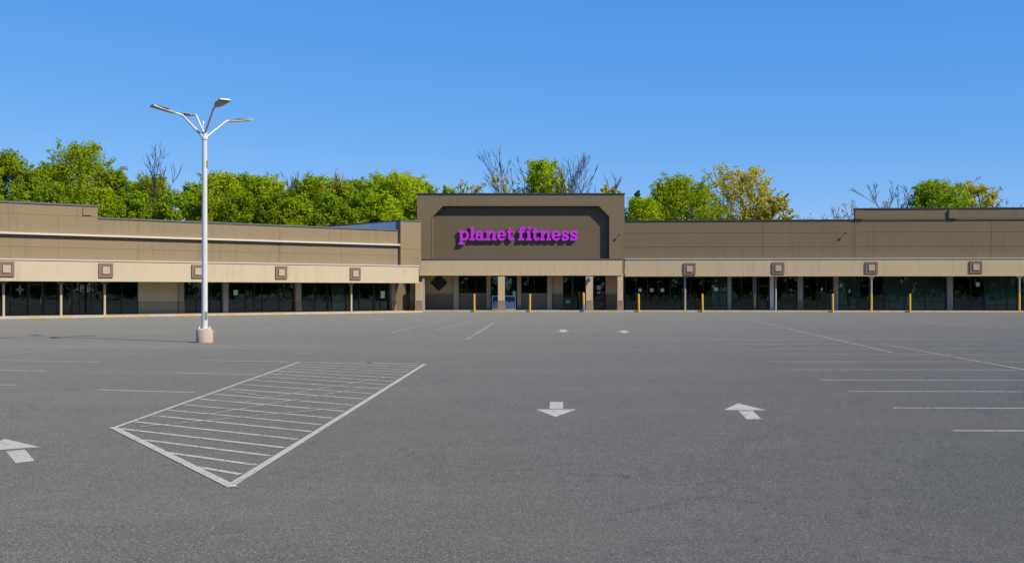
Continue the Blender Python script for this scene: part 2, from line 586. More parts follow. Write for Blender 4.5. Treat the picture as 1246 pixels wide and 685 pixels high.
def plaque(fr, root, v, px, py, sz):
    u, z = fr.u(px, v), fr.z(px, py, v)
    h = sz / 2; i = h * .52
    mb = MB()
    mb.box(u - h, u + h, v - .07, v, z - h, z + h)
    for a in (-1, 1):
        mb.box(u + a * (h - .09) - .09, u + a * (h - .09) + .09, v - .10, v - .07, z - h, z + h)
        mb.box(u - h + .18, u + h - .18, v - .097, v - .07, z + a * (h - .09) - .09, z + a * (h - .09) + .09)
    o = mb.build('plaque', M['plaque'], root)
    MB().box(u - i, u + i, v - .15, v - .071, z - i, z + i).build('plaque_centre', M['plaque_in'], o, bevel=.015)
    return o


def canopy(fr, root, u0, u1, zs, zt, m, vf=.5, vb=3.45, flash='flash', ft=.09, nseam=10):
    mb = MB()
    zs_ = [zs + .16, zt]
    us = [u0 + (u1 - u0) * i / nseam for i in range(nseam + 1)]
    seamed(mb, u0, u1, vf, vf + .3, zs_, us, .014, .008)
    mb.box(u0, u1, vf - .03, vf + .3, zs, zs + .158)
    o = mb.build('canopy', M[m], root)
    MB().box(u0 - .03, u1 + .03, vf - .06, vf + .5, zt, zt + ft).build('flashing', M[flash], o)
    MB().box(u0, u1, vf + .302, vb, zs + .06, zs + .12).build('soffit', M['soffit'], o)
    MB().box(u0, u1, vf + .302, vb, zt - .12, zt - .04).build('canopy_roof', M['roof'], o)
    return o


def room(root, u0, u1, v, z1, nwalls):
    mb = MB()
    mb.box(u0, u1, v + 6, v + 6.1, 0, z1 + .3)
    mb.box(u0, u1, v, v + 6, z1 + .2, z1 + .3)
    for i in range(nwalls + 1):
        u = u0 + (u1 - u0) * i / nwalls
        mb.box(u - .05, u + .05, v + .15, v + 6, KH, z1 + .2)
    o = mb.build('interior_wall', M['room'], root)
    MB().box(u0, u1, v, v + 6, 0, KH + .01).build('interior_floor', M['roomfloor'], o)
    random.seed(int(abs(u0) * 10) + 3)
    u = u0 + 1
    while u < u1 - 3:                                   # counters and shelving left standing inside
        ww = random.uniform(.8, 2.6); hh = random.uniform(.8, 2.0); dv = random.uniform(1.0, 4.2)
        sh = MB(); sh.box(u, u + ww, v + dv, v + dv + .5, KH + .01, KH + hh)
        for q in range(3): sh.box(u + .04, u + ww - .04, v + dv - .06, v + dv, KH + hh * (q + .6) / 3.2, KH + hh * (q + .6) / 3.2 + .04)
        sh.build('shelf', M['film_dim'], o)
        u += ww + random.uniform(.5, 2.5)
    return o


def notice(fr, win, v, px, py, w=.22, h=.3):
    u, z = fr.u(px, v), fr.z(px, py, v)
    MB().box(u - w / 2, u + w / 2, v + .03, v + .036, z - h / 2, z + h / 2).build('notice', M['notice'], win)


# ------------------------------------------------------------------ left wing
SV = 3.4
L = empty('store_wing', (*LF.world(0, 0), 0), LF.a,
          'long tan angled store wing left of the entrance block, with cream canopy and white trim', 'building')
zs, zt = 2.50, 3.92
u0, u1 = UL0, LF.u(509.5, .5)
canopy(LF, L, u0, u1, zs, zt, 'cream', flash='flash', nseam=15)
u118, u485, u508 = LF.u(119, .9), LF.u(485, .9), LF.u(507, .9)
ua = UL0
mb = MB()
ztr, zlow, zhigh, zq = 5.66, 6.92, 7.76, 4.82
cutsu = [ua] + [ua + (u485 - ua) * k / 7 for k in range(1, 7)] + [u485]
seamed(mb, ua, u485, .9, 1.3, [zt - .1, zq, ztr, zlow], cutsu)
wallo = mb.build('wall', M['tan'], L)
mb = MB(); seamed(mb, ua, u118, .9, 1.3, [zlow, zlow + .12, zhigh], [ua, ua + (u118 - ua) / 2, u118 - 1.4, u118])
mb.build('parapet', M['tan'], L)
MB().box(ua, u118 + .05, .84, 1.36, zhigh, zhigh + .12).build('coping', M['coping_g'], L)
MB().box(u118 + .002, u485, .84, 1.36, zlow, zlow + .12).build('coping', M['coping_g'], L)
uu = u118 - .75
MB().box(uu - .3, uu + .3, .82, .9, zhigh - .62, zhigh - .1).build('parapet_block', M['tan'], L)
MB().box(ua, u485, .62, .9, ztr, ztr + .13).build('trim', M['trim'], L)
# pier beside the entrance block, with its tall blue metal return
v0p = .60
mb = MB(); seamed(mb, u485, u508 + .25, v0p, 1.3, [zt - .1, 5.4, zhigh], [u485, u508 + .25], .04)
pier = mb.build('pier', M['tan'], L)
MB().box(u485 - .04, u508 + .25, v0p - .05, 1.35, zhigh, zhigh + .1).build('coping', M['coping_g'], pier)
mb = MB()
for k in range(24):
    a = 1.36 + k * .72
    mb.box(u485 + .02, u485 + .12, a, a + .70, zlow - .8, zhigh)
    if k % 4 == 3: mb.box(u485 - .004, u485 + .02, a + .67, a + .70, zlow - .8, zhigh)
mb.box(u485 + .05, u508, 1.36, 1.36 + 24 * .72, zhigh - .06, zhigh - .02)
ret = mb.build('metal_return', M['metal_blue'], L)
MB().box(u485 - .05, u485 + .18, 1.36, 1.36 + 24 * .72, zhigh, zhigh + .1).build('coping', M['coping'], ret)
# rear body
mb = MB(); mb.box(ua, u508 - 4, 30, 30.3, 0, 6.4); mb.box(ua - .2, ua, .9, 30.3, 0, 6.9)
mb.build('wall', M['tan'], L)
MB().box(ua, u485, 1.3, 30, 6.2, 6.4).build('roof', M['roof'], L)
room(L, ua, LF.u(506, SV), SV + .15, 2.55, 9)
# storefront, left to right
wz = zs + .06
tr = .93
window(LF, L, SV, -150, -95, KH, wz, (-132, -113), tr)
window(LF, L, SV, -90, -35, KH, wz, (-72, -54), tr)
window(LF, L, SV, -33, 3, KH, wz, (-15,), tr)
wn = window(LF, L, SV, 5, 34, KH, wz, (13,), tr, frame='frame')
ud, zd = LF.u(24.5, SV), LF.z(24.5, 352.5, SV)
MB().prism_xz([(ud + .33 * math.cos(a * math.pi / 4) * (1 if a % 2 == 0 else .42), zd + .42 * math.sin(a * math.pi / 4) * (1 if a % 2 == 0 else .42)) for a in range(8)], SV + .025, SV + .045).build('star_decal', M['blue_grey'], wn)
door(LF, L, SV, 35, 52, KH, wz)
window(LF, L, SV, 53, 73, KH, wz, (70,), tr)
door(LF, L, SV, 76, 87.5, KH, wz, 'frame')
window(LF, L, SV, 88, 126, KH, wz, (97, 111.5), tr)
window(LF, L, SV, 127, 168, KH, wz, (148,), tr)
MB().box(LF.u(168.2, SV), LF.u(223, SV), SV + .03, SV + .3, KH - .02, wz).build('infill_wall', M['board'], L)
MB().box(LF.u(168.4, SV), LF.u(218, SV), SV - .02, SV + .03, KH - .02, 1.02).build('bulkhead', M['board_low'], L)
square_column(LF, L, SV - .12, 218, 224, wz, .3, 'pole_grey', True, 1.02)
window(LF, L, SV, 224.5, 272.5, KH, wz, (239.5, 256), tr)
square_column(LF, L, SV - .25, 272, 278, wz, .5, 'pole_grey', False)
wn = window(LF, L, SV, 278.5, 360, KH, wz, (299, 309.5, 319, 339.5), tr)
notice(LF, wn, SV, 287, 356, .35, .4)
square_column(LF, L, SV - .25, 360.5, 366.5, wz, .5, 'pole_grey', True, .98)
wn = window(LF, L, SV, 367, 426.5, KH, wz, (383, 404, 421), tr, film=(2,))
window(LF, L, SV, 427.2, 455, KH, wz, (437,), tr)
wn = window(LF, L, SV, 455.3, 476, KH, wz, (463,), tr)
notice(LF, wn, SV, 466, 358.5, .42, .62)
square_column(LF, L, SV - .3, 477, 481.5, wz, .5, 'pole_grey', True, .98)
MB().box(LF.u(481.7, SV), LF.u(507, SV), SV + .05, SV + .3, KH - .02, wz).build('infill_wall', M['panel'], L)
ud = LF.u(496.5, SV)
MB().prism_xz([(ud - .5, 2.5), (ud + .5, 2.5), (ud, 1.62)], SV + .02, SV + .06).build('diamond_panel', M['black'], L)
square_column(LF, L, SV - .3, 501.5, 504.5, wz, .4, 'pole_grey', True, .98)
for px in (-78, 4.3, 74.2, 127.3):
    round_column(LF, L, 1.55, px, wz, 'pole_paint')
round_column(LF, L, 1.55, 427.4, wz, 'pole_paint')
for px, py in ((-118, 325), (7.5, 327.3), (128.5, 329), (240.5, 330.3), (342, 331.6), (432, 333)):
    plaque(LF, L, .5, px, py, 1.0)

# ------------------------------------------------------------------ entrance block
T = empty('entrance_block', (*TF.world(0, 0), 0), TF.a,
          'tall brown stucco entrance block with chamfered sign recess, between the two lower store wings', 'building')
tv = .8
a0, a1 = TF.u(507.5, tv), TF.u(760, tv)
zT = TF.z(630, 236.5, tv)
r0, r1 = TF.u(526.5, tv), TF.u(741.5, tv)
zr = TF.z(630, 250.8, tv); ch = .92
zb = TF.z(630, 315, tv)
mb = MB()
mb.prism_xz([(a0, zb - .2), (r0, zb - .2), (r0, zr - ch), (r0 + ch, zr), (r1 - ch, zr), (r1, zr - ch), (r1, zb - .2), (a1, zb - .2), (a1, zT), (a0, zT)], tv, tv + .51)
mb.build('wall', M['brown'], T)
# thin raised margin round the recess
mg = MB(); e = .09
mg.prism_xz([(r0 - e, zb), (r0, zb), (r0, zr - ch), (r0 + ch, zr), (r1 - ch, zr), (r1, zr - ch), (r1, zb), (r1 + e, zb), (r1 + e, zr - ch + .04),
             (r1 - ch + .04, zr + e), (r0 + ch - .04, zr + e), (r0 - e, zr - ch + .04)], tv - .022, tv + .01)
mg.build('recess_trim', M['brown'], T)
mb = MB(); n = 5
seamed(mb, a0 + .02, a1 - .02, tv + .49, tv + .85, [zb - .2, (zb + zr) * .52, zT - .02], [a0 + .02, r0 + 6, r0 + 12.5, a1 - .02], .010, .006)
mb.build('recess_panel', M['panel'], T)
MB().box(a0 - .04, a1 + .04, tv - .07, tv + .9, zT, zT + .10).build('coping', M['coping'], T)
mb = MB(); mb.box(a0, a0 + .3, tv + .87, 28, 3.6, zT - .2); mb.box(a1 - .3, a1, tv + .87, 28, 3.6, zT - .2); mb.box(a0, a1, 28, 28.3, 0, zT - .2)
mb.build('wall', M['brown'], T)
MB().box(a0 + .3, a1 - .3, tv + .85, 28, zT - .8, zT - .6).build('roof', M['roof'], T)
c0, c1 = TF.u(510, .45), TF.u(757, .45)
tzs, tzt = TF.z(630, 335.3, .45), TF.z(630, 315.8, .45)
canopy(TF, T, c0, c1, tzs, tzt, 'cream_dull', vf=.45, flash='coping_g', ft=.08, nseam=6)
MB().box(c1 + .002, TF.u(760, .6), .5, .9, tzs - .02, tzt + .04).build('canopy_return', M['brown'], T)
room(T, TF.u(508, SV), TF.u(760, SV), SV + .15, 3.25, 4)
wz = tzs + .06
P = lambda px: TF.u(px, SV)
z57 = TF.z(630, 357.3, SV)
def tower_wall(p0, p1, low=True):
    MB().box(P(p0), P(p1), SV + .03, SV + .3, z57 if low else KH - .02, wz).build('infill_wall', M['cream_dull'], T)
    if low: bulk(p0, p1)
def bulk(p0, p1):
    o = MB().box(P(p0), P(p1), SV - .03, SV + .3, KH - .02, z57 - .06).build('bulkhead', M['bulk'], T)
    MB().box(P(p0), P(p1), SV - .07, SV + .3, z57 - .058, z57 - .002).build('sill', M['pole_grey'], o)
tower_wall(508, 552)
ud, zd, hd = P(534), TF.z(534, 344, SV), .78
MB().prism_xz([(ud - hd, zd), (ud, zd - hd), (ud + hd, zd), (ud, zd + hd)], SV - .02, SV + .028).build('diamond_panel', M['black'], T)
square_column(TF, T, SV - .25, 552, 558, wz, .5, 'cream_dull', False)
bulk(558.2, 591.8); window(TF, T, SV, 558.2, 591.8, z57, wz, (568, 579))
square_column(TF, T, SV - .25, 592, 597, wz, .5, 'cream_dull', False)
window(TF, T, SV, 597.2, 629, KH, wz, (605, 617), z57)
square_column(TF, T, SV - .25, 629.2, 634, wz, .5, 'cream_dull', True, .5)
bulk(634.2, 665.8); window(TF, T, SV, 634.2, 665.8, z57, wz, (650,))
square_column(TF, T, SV - .25, 666, 671.5, wz, .5, 'cream_dull', False)
tower_wall(671.7, 685)
wn = window(TF, T, SV + .6, 684, 737, KH, wz, (698, 712, 724), 1.0)
notice(TF, wn, SV + .6, 728.5, 350, .34, .42); notice(TF, wn, SV + .6, 728.5, 356, .28, .2)
notice(TF, wn, SV + .6, 691, 366.5, .4, .35)
tower_wall(737, 757)
for p0, p1 in ((606, 614.2), (713.2, 721.5), (751.5, 758.2)):
    square_column(TF, T, .48, p0, p1, wz, .6, 'cream_dull', True, TF.z(630, 365.5, .45), 'base')
square_column(TF, T, .3, 505.5, 513.5, 2.62, .6, 'cream_dull', True, TF.z(510, 365.5, .3), 'base')
MB().box(TF.u(513.6, .6), TF.u(516.5, .6), .6, 1.1, KH, wz).build('column', M['pole_grey'], T)

# lettering: outlines of slab-serif glyphs from implicit shapes, traced and extruded
def bx(x, y, x0, y0, x1, y1):
    return np.maximum(np.maximum(x0 - x, x - x1), np.maximum(y0 - y, y - y1))
def el(x, y, cx, cy, a, b):
    return (np.sqrt(((x - cx) / a) ** 2 + ((y - cy) / b) ** 2) - 1) * min(a, b)
def ring(x, y, cx, cy, a, b, ia, ib):
    return np.maximum(el(x, y, cx, cy, a, b), -el(x, y, cx, cy, ia, ib))
U = lambda *s: np.minimum.reduce(s)
A_ = lambda *s: np.maximum.reduce(s)
def glyph(c, x, y):
    if c == 'l': return .62, U(bx(x, y, .15, 0, .46, 1.42), bx(x, y, 0, 0, .62, .21), bx(x, y, 0, 1.21, .3, 1.42))
    if c == 'i': return .62, U(bx(x, y, .15, 0, .46, 1.0), bx(x, y, 0, 0, .62, .21), bx(x, y, 0, .79, .3, 1.0), el(x, y, .3, 1.26, .18, .17))
    if c == 'p': return 1.16, U(bx(x, y, .14, -.42, .44, 1.0), bx(x, y, 0, .79, .3, 1.0), bx(x, y, 0, -.42, .62, -.21), ring(x, y, .64, .5, .52, .53, .21, .30))
    if c == 'a': return 1.08, U(ring(x, y, .42, .32, .42, .34, .15, .14), bx(x, y, .58, .1, .88, .66), bx(x, y, .6, 0, 1.08, .21),
                                A_(ring(x, y, .47, .60, .42, .42, .12, .20), .58 - y), A_(bx(x, y, .07, .58, .36, .76), y - .76))
    if c == 'n': return 1.26, U(bx(x, y, .14, 0, .44, 1.0), bx(x, y, 0, .79, .3, 1.0), bx(x, y, 0, 0, .56, .21),
                                A_(ring(x, y, .70, .58, .43, .44, .13, .20), .56 - y), bx(x, y, .83, 0, 1.13, .58), bx(x, y, .72, 0, 1.26, .21))
    if c == 'e': return 1.04, U(A_(ring(x, y, .52, .5, .52, .53, .21, .30), -bx(x, y, .5, .27, 1.2, .41)), bx(x, y, .12, .41, 1.02, .58))
    if c == 't': return .82, U(bx(x, y, .16, .28, .46, 1.3), bx(x, y, 0, .79, .78, 1.0), A_(ring(x, y, .49, .30, .33, .33, .04, .11), y - .30))
    if c == 'f': return .86, U(bx(x, y, .16, 0, .47, 1.06), bx(x, y, 0, 0, .68, .21), bx(x, y, 0, .79, .76, 1.0), A_(ring(x, y, .52, 1.06, .36, .38, .05, .16), 1.05 - y))
    if c == 's':
        # two half rings and a slanted spine, with small slabs on both ends
        xs_, ys_ = x - .46, y - .5
        spine = np.maximum(np.abs(ys_ + xs_ * .55) - .15, np.abs(xs_) - .30)
        return .92, U(A_(ring(x, y, .46, .70, .42, .33, .13, .12), .68 - y), A_(ring(x, y, .46, .70, .42, .33, .13, .12), x - .36),
                      A_(ring(x, y, .46, .30, .42, .33, .13, .12), y - .32), A_(ring(x, y, .46, .30, .42, .33, .13, .12), .56 - x),
                      spine, bx(x, y, .66, .66, .84, 1.02), bx(x, y, .06, -.02, .24, .34))
def contours(c):
    step = .0193
    xs = np.arange(-.1037, 1.5, step); ys = np.arange(-.5611, 1.6, step)
    X, Y = np.meshgrid(xs, ys)
    adv, D = glyph(c, X, Y)
    D = D - .007
    seg, pos = {}, {}
    def ip(p, q):
        key = (min(p, q), max(p, q))
        (i0, j0), (i1, j1) = key
        a, b = D[j0, i0], D[j1, i1]; t = a / (a - b)
        pos[key] = (xs[i0] + (xs[i1] - xs[i0]) * t, ys[j0] + (ys[j1] - ys[j0]) * t)
        return key
    for j in range(len(ys) - 1):
        for i in range(len(xs) - 1):
            q = [(i, j), (i + 1, j), (i + 1, j + 1), (i, j + 1)]
            ins = [D[b, a] < 0 for a, b in q]
            if all(ins) or not any(ins): continue
            cr = [(k, ins[k]) for k in range(4) if ins[k] != ins[(k + 1) % 4]]
            outs = [k for k, w_ in cr if w_]; inn = [k for k, w_ in cr if not w_]
            for k in outs:                              # leave through edge k, come back through the previous entering edge
                e_ = k if len(cr) == 2 else None
                back = inn[0] if len(inn) == 1 else min(inn, key=lambda m_: (k - m_) % 4)
                seg[ip(q[k], q[(k + 1) % 4])] = ip(q[back], q[(back + 1) % 4])
    loops = []
    while seg:
        s0, p = next(iter(seg.items())); lp = [s0]; del seg[s0]
        while p in seg:
            lp.append(p); p = seg.pop(p)
        if len(lp) > 6: loops.append([pos[k] for k in lp])
    return adv, loops
sgn = empty('storefront_sign', (*TF.world(TF.u(558, tv), tv + .485), 0), 0,
            'magenta slab-serif lettering sign reading planet fitness in the recess of the entrance block', 'sign')
txt = 'planet fitness'; sp = .045
cache = {c: contours(c) for c in set(txt) if c != ' '}
total = sum((cache[c][0] + sp) if c != ' ' else .42 for c in txt) - sp
sx = (TF.u(703.5, tv) - TF.u(558, tv)) / total
zbase = TF.z(630, 292.5, tv)
sz = (TF.z(630, 280.6, tv) - zbase)
dg = None
x = 0.0
for c in txt:
    if c == ' ':
        x += .42; continue
    adv, loops = cache[c]
    cu = bpy.data.curves.new('letter', 'CURVE'); cu.dimensions = '2D'; cu.fill_mode = 'BOTH'; cu.extrude = .11; cu.bevel_depth = .0
    for lp in loops:
        s = cu.splines.new('POLY'); s.points.add(len(lp) - 1); s.use_cyclic_u = True
        for p, (a, b) in zip(s.points, lp): p.co = (a * sx, b * sz, 0, 1)
    tmp = bpy.data.objects.new('tmp', cu); COL.objects.link(tmp)
    bpy.context.view_layer.update()
    me = bpy.data.meshes.new_from_object(tmp.evaluated_get(bpy.context.evaluated_depsgraph_get()))
    bpy.data.objects.remove(tmp)
    me.materials.clear(); me.materials.append(M['magenta']); me.materials.append(M['magenta_shade'])
    for p in me.polygons: p.material_index = 0 if abs(p.normal.z) > .9 else 1
    o = bpy.data.objects.new('letter', me); o.rotation_euler = (R(90), 0, 0)
    o.location = (x * sx, -.15, zbase)
    link(o, sgn)
    x += adv + sp

# ------------------------------------------------------------------ right wing
RG = empty('store_wing', (*RF.world(0, 0), 0), RF.a,
           'long brown stucco store wing right of the entrance block, with dark coping', 'building')
rzs, rzt = RF.z(1000, 336.2, .5), RF.z(1000, 315.2, .5)
ub = UR1
canopy(RF, RG, .05, ub, rzs, rzt, 'cream_dull', flash='flash', ft=.07, nseam=16)
v = .9
w0, w1 = RF.u(757, v), ub
zl, zh = RF.z(900, 269, v), RF.z(1140, 254.3, v)
s1, s2 = RF.z(900, 283.5, v), RF.z(900, 300.5, v)
ust = RF.u(1040, v)
mb = MB()
us = [w0, RF.u(928, v), ust, RF.u(1206, v), w1]
seamed(mb, w0, w1, v, v + .4, [rzt - .1, s2, s1, zl], us, .034)
mb.build('wall', M['brown'], RG)
mb = MB(); seamed(mb, ust, w1, v, v + .4, [zl + .002, zl + .12, zh], [ust, RF.u(1158, v), w1], .03)
mb.build('parapet', M['brown'], RG)
MB().box(ust + .6, w1, v - .06, v, zl - .02, zl + .05).build('ledge', M['coping'], RG)
MB().box(w0, ust - .002, v - .06, v + .46, zl, zl + .10).build('coping', M['coping'], RG)
MB().box(ust - .04, w1, v - .06, v + .46, zh, zh + .10).build('coping', M['coping'], RG)
for px in (1045, 1159):
    u = RF.u(px, v); MB().box(u - .34, u + .34, v - .16, v, zl + .12, zh - .08).build('parapet_block', M['brown'], RG)
mb = MB(); mb.box(w0 + 1, w1, 32, 32.3, 0, zl - .3); mb.box(w1, w1 + .2, v, 32.3, 0, zl)
mb.build('wall', M['brown'], RG)
MB().box(w0 + .5, w1, v + .4, 32, zl - .6, zl - .4).build('roof', M['roof'], RG)
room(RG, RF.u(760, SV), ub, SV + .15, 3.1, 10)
wz = rzs + .06
tr = RF.z(1000, 370.8, SV)
wn = window(RF, RG, SV, 760.3, 832.5, KH, wz, (774, 788, 801, 815.5), tr)
for px in (779, 793, 806): notice(RF, wn, SV, px, 353, .3, .32)
wn = window(RF, RG, SV, 833, 885, KH, wz, (840, 856, 866, 876), tr, film=(3, 4))
notice(RF, wn, SV, 871, 352, .34, .3)
square_column(RF, RG, SV - .25, 885.4, 890, wz, .5, 'pole_grey', False)
window(RF, RG, SV, 890.3, 916, KH, wz, (903,), tr)
square_column(RF, RG, SV - .3, 916.2, 920.5, wz, .5, 'blue_grey', False)
door(RF, RG, SV, 922, 936.5, KH, wz, 'frame_b')
MB().box(RF.u(937, SV), RF.u(941.5, SV), SV, SV + .2, KH, wz).build('infill_wall', M['film'], RG)
window(RF, RG, SV, 943, 970.5, KH, wz, (957.5,), tr)
square_column(RF, RG, SV - .3, 971, 977, wz, .5, 'pole_grey', True, 1.0)
wn = window(RF, RG, SV, 977.5, 1014, KH, wz, (995, 1005), tr)
notice(RF, wn, SV, 1000, 352, .16, .2)
square_column(RF, RG, SV - .3, 1014.8, 1020.2, wz, .5, 'pole_grey', False)
wn = window(RF, RG, SV, 1020.6, 1045, KH, wz, (1033,), tr, film=(0, 1))
MB().box(RF.u(1031, SV), RF.u(1036, SV), SV + .12, SV + .3, tr + .1, RF.z(1033, 350, SV)).build('window_display', M['black'], wn)
notice(RF, wn, SV, 1033.5, 354, .2, .3)
door(RF, RG, SV, 1045.3, 1058, KH, wz, 'frame')
window(RF, RG, SV, 1058.3, 1076.5, KH, wz, (), tr)
P = lambda px: RF.u(px, SV)
ex = [(P(1102), P(1150), RF.z(1120, 352.6, SV) - .03, RF.z(1120, 352.6, SV) + .03), (P(1107.5), P(1108.5), tr, RF.z(1120, 352.6, SV)),
      (P(1117), P(1118.3), tr, RF.z(1120, 352.6, SV)), (P(1134), P(1135), tr, RF.z(1120, 352.6, SV))]
window(RF, RG, SV, 1077, 1151.5, KH, wz, (1100.7, 1126), RF.z(1100, 367, SV), film=(0, 1, 2), extra=ex)
square_column(RF, RG, SV - .3, 1153, 1159.5, wz, .5, 'pole_grey', False)
wn = window(RF, RG, SV, 1160.3, 1198, KH, wz, (1181,), tr)
notice(RF, wn, SV, 1190, 346, .3, .36)
window(RF, RG, SV, 1198.5, 1238.5, KH, wz, (1225.5,), tr, film=(0, 1))
for p0 in range(1240, 1400, 40):
    window(RF, RG, SV, p0, p0 + 39.5, KH, wz, (p0 + 20,), tr)
MB().box(RF.u(1400, SV), ub, SV, SV + .3, KH, wz).build('infill_wall', M['brown'], RG)
round_column(RF, RG, 1.1, 833.5, wz, 'pole_grey')
round_column(RF, RG, 1.1, 943.8, wz, 'pole_grey')
round_column(RF, RG, .62, 1060.3, wz, 'pole_grey', 'yellow')
round_column(RF, RG, .62, 1240.3, wz, 'pole_grey', 'yellow')
round_column(RF, RG, .62, 1345, wz, 'pole_grey', 'yellow')
for px, py in ((839.2, 327.3), (947, 326.4), (1060.5, 325.8), (1187.5, 325), (1330, 324)):
    plaque(RF, RG, .5, px, py, 1.03)

# small fixtures on the facades, things of their own
def fixture(name, fr, px, py, v, label, long=.55):
    u, z = fr.u(px, v), fr.z(px, py, v)
    e = empty(name, (*fr.world(u, v), z), fr.a, label, 'light fixture')
    MB().box(-.05, .05, -.05, 0, -.05, .05).build('mount', M['base'], e)
    MB().tube([(0, -.04, 0), (.04, -long * .5, .08), (.06, -long, .1)], [.02, .02, .02], 8).build('arm', M['base'], e)
    MB().prism_xz([(-.05, .0), (.12, .0), (.14, .07), (-.03, .11)], -long - .1, -long).build('lamp_head', M['base'], e)
    return e
fixture('floodlight', RF, 1029.5, 283, .9, 'small floodlight arm on the brown wall above the right wing canopy', .3)
fixture('floodlight', TF, 754.5, 285, .8, 'small floodlight arm on the right edge of the tall entrance block', .3)
u, z = TF.u(717, .48), TF.z(717, 340.5, .48)
e = empty('wall_lamp', (*TF.world(u, .48), z), 0, 'round grey wall lamp high on the pillar beside the dark entrance', 'light fixture')
MB().box(-.09, .09, -.06, 0, -.05, .25).build('mount', M['head'], e)
m2 = MB(); m2.lathe([(.05, -.16), (.14, -.1), (.17, .05), (.12, .17), (.04, .2)], 0, -.2, 16); m2.build('lamp_globe', M['blue_grey'], e, smooth=True)

# ------------------------------------------------------------------ things on the sidewalk
u = TF.u(598.5, 1.9); u_ = TF.u(627.5, 1.9)
ic = empty('ice_chest', (*TF.world(u, 2.2), KH), 0, 'blue and white ice chest with two printed doors, half behind the central pillar', 'ice chest')
wd = u_ - u; hgt = 1.27
b = MB(); b.box(0, wd, 0, .8, .08, hgt); b.box(.05, wd - .05, .05, .75, 0, .08)
b.build('body', M['white'], ic, bevel=.02)
for k in range(2):
    x0, x1 = .06 + k * (wd / 2 - .02), wd / 2 - .03 + k * (wd / 2 - .02)
    d = MB().box(x0, x1, -.045, -.002, .14, hgt - .08).build('door', M['navy'], ic, bevel=.01)
    ws = x1 - x0
    prof = [(x0 + .05, .19), (x1 - .05, .19), (x1 - .05, .66)]
    for t, zz in ((.9, .78), (.8, .70), (.68, .83), (.56, .72), (.46, .62), (.36, .74), (.24, .86), (.14, .74), (.05, .64)):
        prof.append((x0 + .05 + (ws - .1) * t, zz))
    prof[-1] = (x0 + .05, .64)
    MB().prism_xz(prof, -.052, -.044).build('snow_print', M['ice'], d)
    MB().tube([(x1 - .09, -.045, .55), (x1 - .09, -.09, .55), (x1 - .09, -.09, .8), (x1 - .09, -.045, .8)], [.012] * 4, 6).build('handle', M['steel'], d)
j = empty('jug', (*TF.world(TF.u(625.3, 2.2), 2.5), KH + hgt), 0, 'pale plastic jug standing on top of the ice chest', 'jug')
MB().lathe([(.10, 0), (.13, .03), (.135, .26), (.10, .36), (.04, .43), (.04, .47)], 0, 0, 16).build('body', M['notice'], j, smooth=True)
MB().lathe([(.045, .47), (.045, .52)], 0, 0, 12).build('cap', M['blue_grey'], j)
MB().tube([(.10, 0, .34), (.19, 0, .32), (.19, 0, .2), (.12, 0, .16)], [.015] * 4, 6).build('handle', M['notice'], j)


def bollard_proto():
    e = empty('bollard', (0, 0, 0), 0, 'x', 'bollard', 'yellow bollards along the kerb')
    b = MB(); b.lathe([(.088, 0), (.088, 1.46), (.08, 1.51), (.07, 1.545), (.03, 1.56)], 0, 0, 18)
    b.build('post', M['yellow'], e, smooth=True)
    c = MB(); c.lathe([(.16, -.02), (.16, .02), (.125, .03)], 0, 0, 18); c.build('footing', M['sidewalk'], e)
    return e
def copy_tree(o, parent=None):
    c = o.copy(); COL.objects.link(c)
    if parent: c.parent = parent
    for k in list(o.children): copy_tree(k, c)
    return c
bp = bollard_proto()
specs = [(577.3, TF, 'leftmost yellow bollard, in front of the window left of the ice chest', 1.0),
         (644.7, TF, 'yellow bollard in front of the dark window just right of the ice chest', 1.0),
         (777.3, RF, 'first yellow bollard right of the tall entrance block, before dark shop windows', 1.0),
         (855, RF, 'yellow bollard near the thin grey column under the first plaque of the right wing', 1.0),
         (1013.4, RF, 'yellow bollard directly beside a square grey pier in the middle of the right wing', 1.0),
         (1107.3, RF, 'rightmost free-standing yellow bollard, in front of pale green shop windows', 1.0)]
for i, (px, fr, lab, s) in enumerate(specs):
    o = bp if i == 0 else copy_tree(bp)
    vv = -.12
    o.location = (*fr.world(fr.u(px, vv), vv), 0); o.scale = (s, s, s * 1.02)
    o.rotation_euler = (R(random.uniform(-.8, .8)), R(random.uniform(-1.2, 1.2)), random.uniform(0, 6))
    o['label'] = lab
o = copy_tree(bp); vv = -.1
o.location = (*TF.world(TF.u(710.2, vv), vv), 0); o.scale = (1.15, 1.15, 1.04)
o['label'] = 'yellow bollard with a blue-grey lower sleeve beside the dark entrance pillar'
MB().lathe([(.102, .01), (.102, .66), (.096, .68)], 0, 0, 18).build('sleeve', M['blue_grey'], o, smooth=True)
MB().lathe([(.102, 1.3), (.102, 1.33), (.055, 1.62), (.03, 1.64)], 0, 0, 18).build('cap', M['yellow'], o, smooth=True)
e = empty('post_guard', (*RF.world(RF.u(918.7, SV - .5), SV - .5), KH), RF.a, 'short yellow guard post in the shade between two shop doors, on a grey foot', 'bollard')
MB().lathe([(.13, 0), (.13, .28), (.12, .3)], 0, 0, 16).build('foot', M['blue_grey'], e, smooth=True)
MB().lathe([(.10, .3), (.10, 1.42), (.06, 1.47)], 0, 0, 16).build('post', M['yellow'], e, smooth=True)

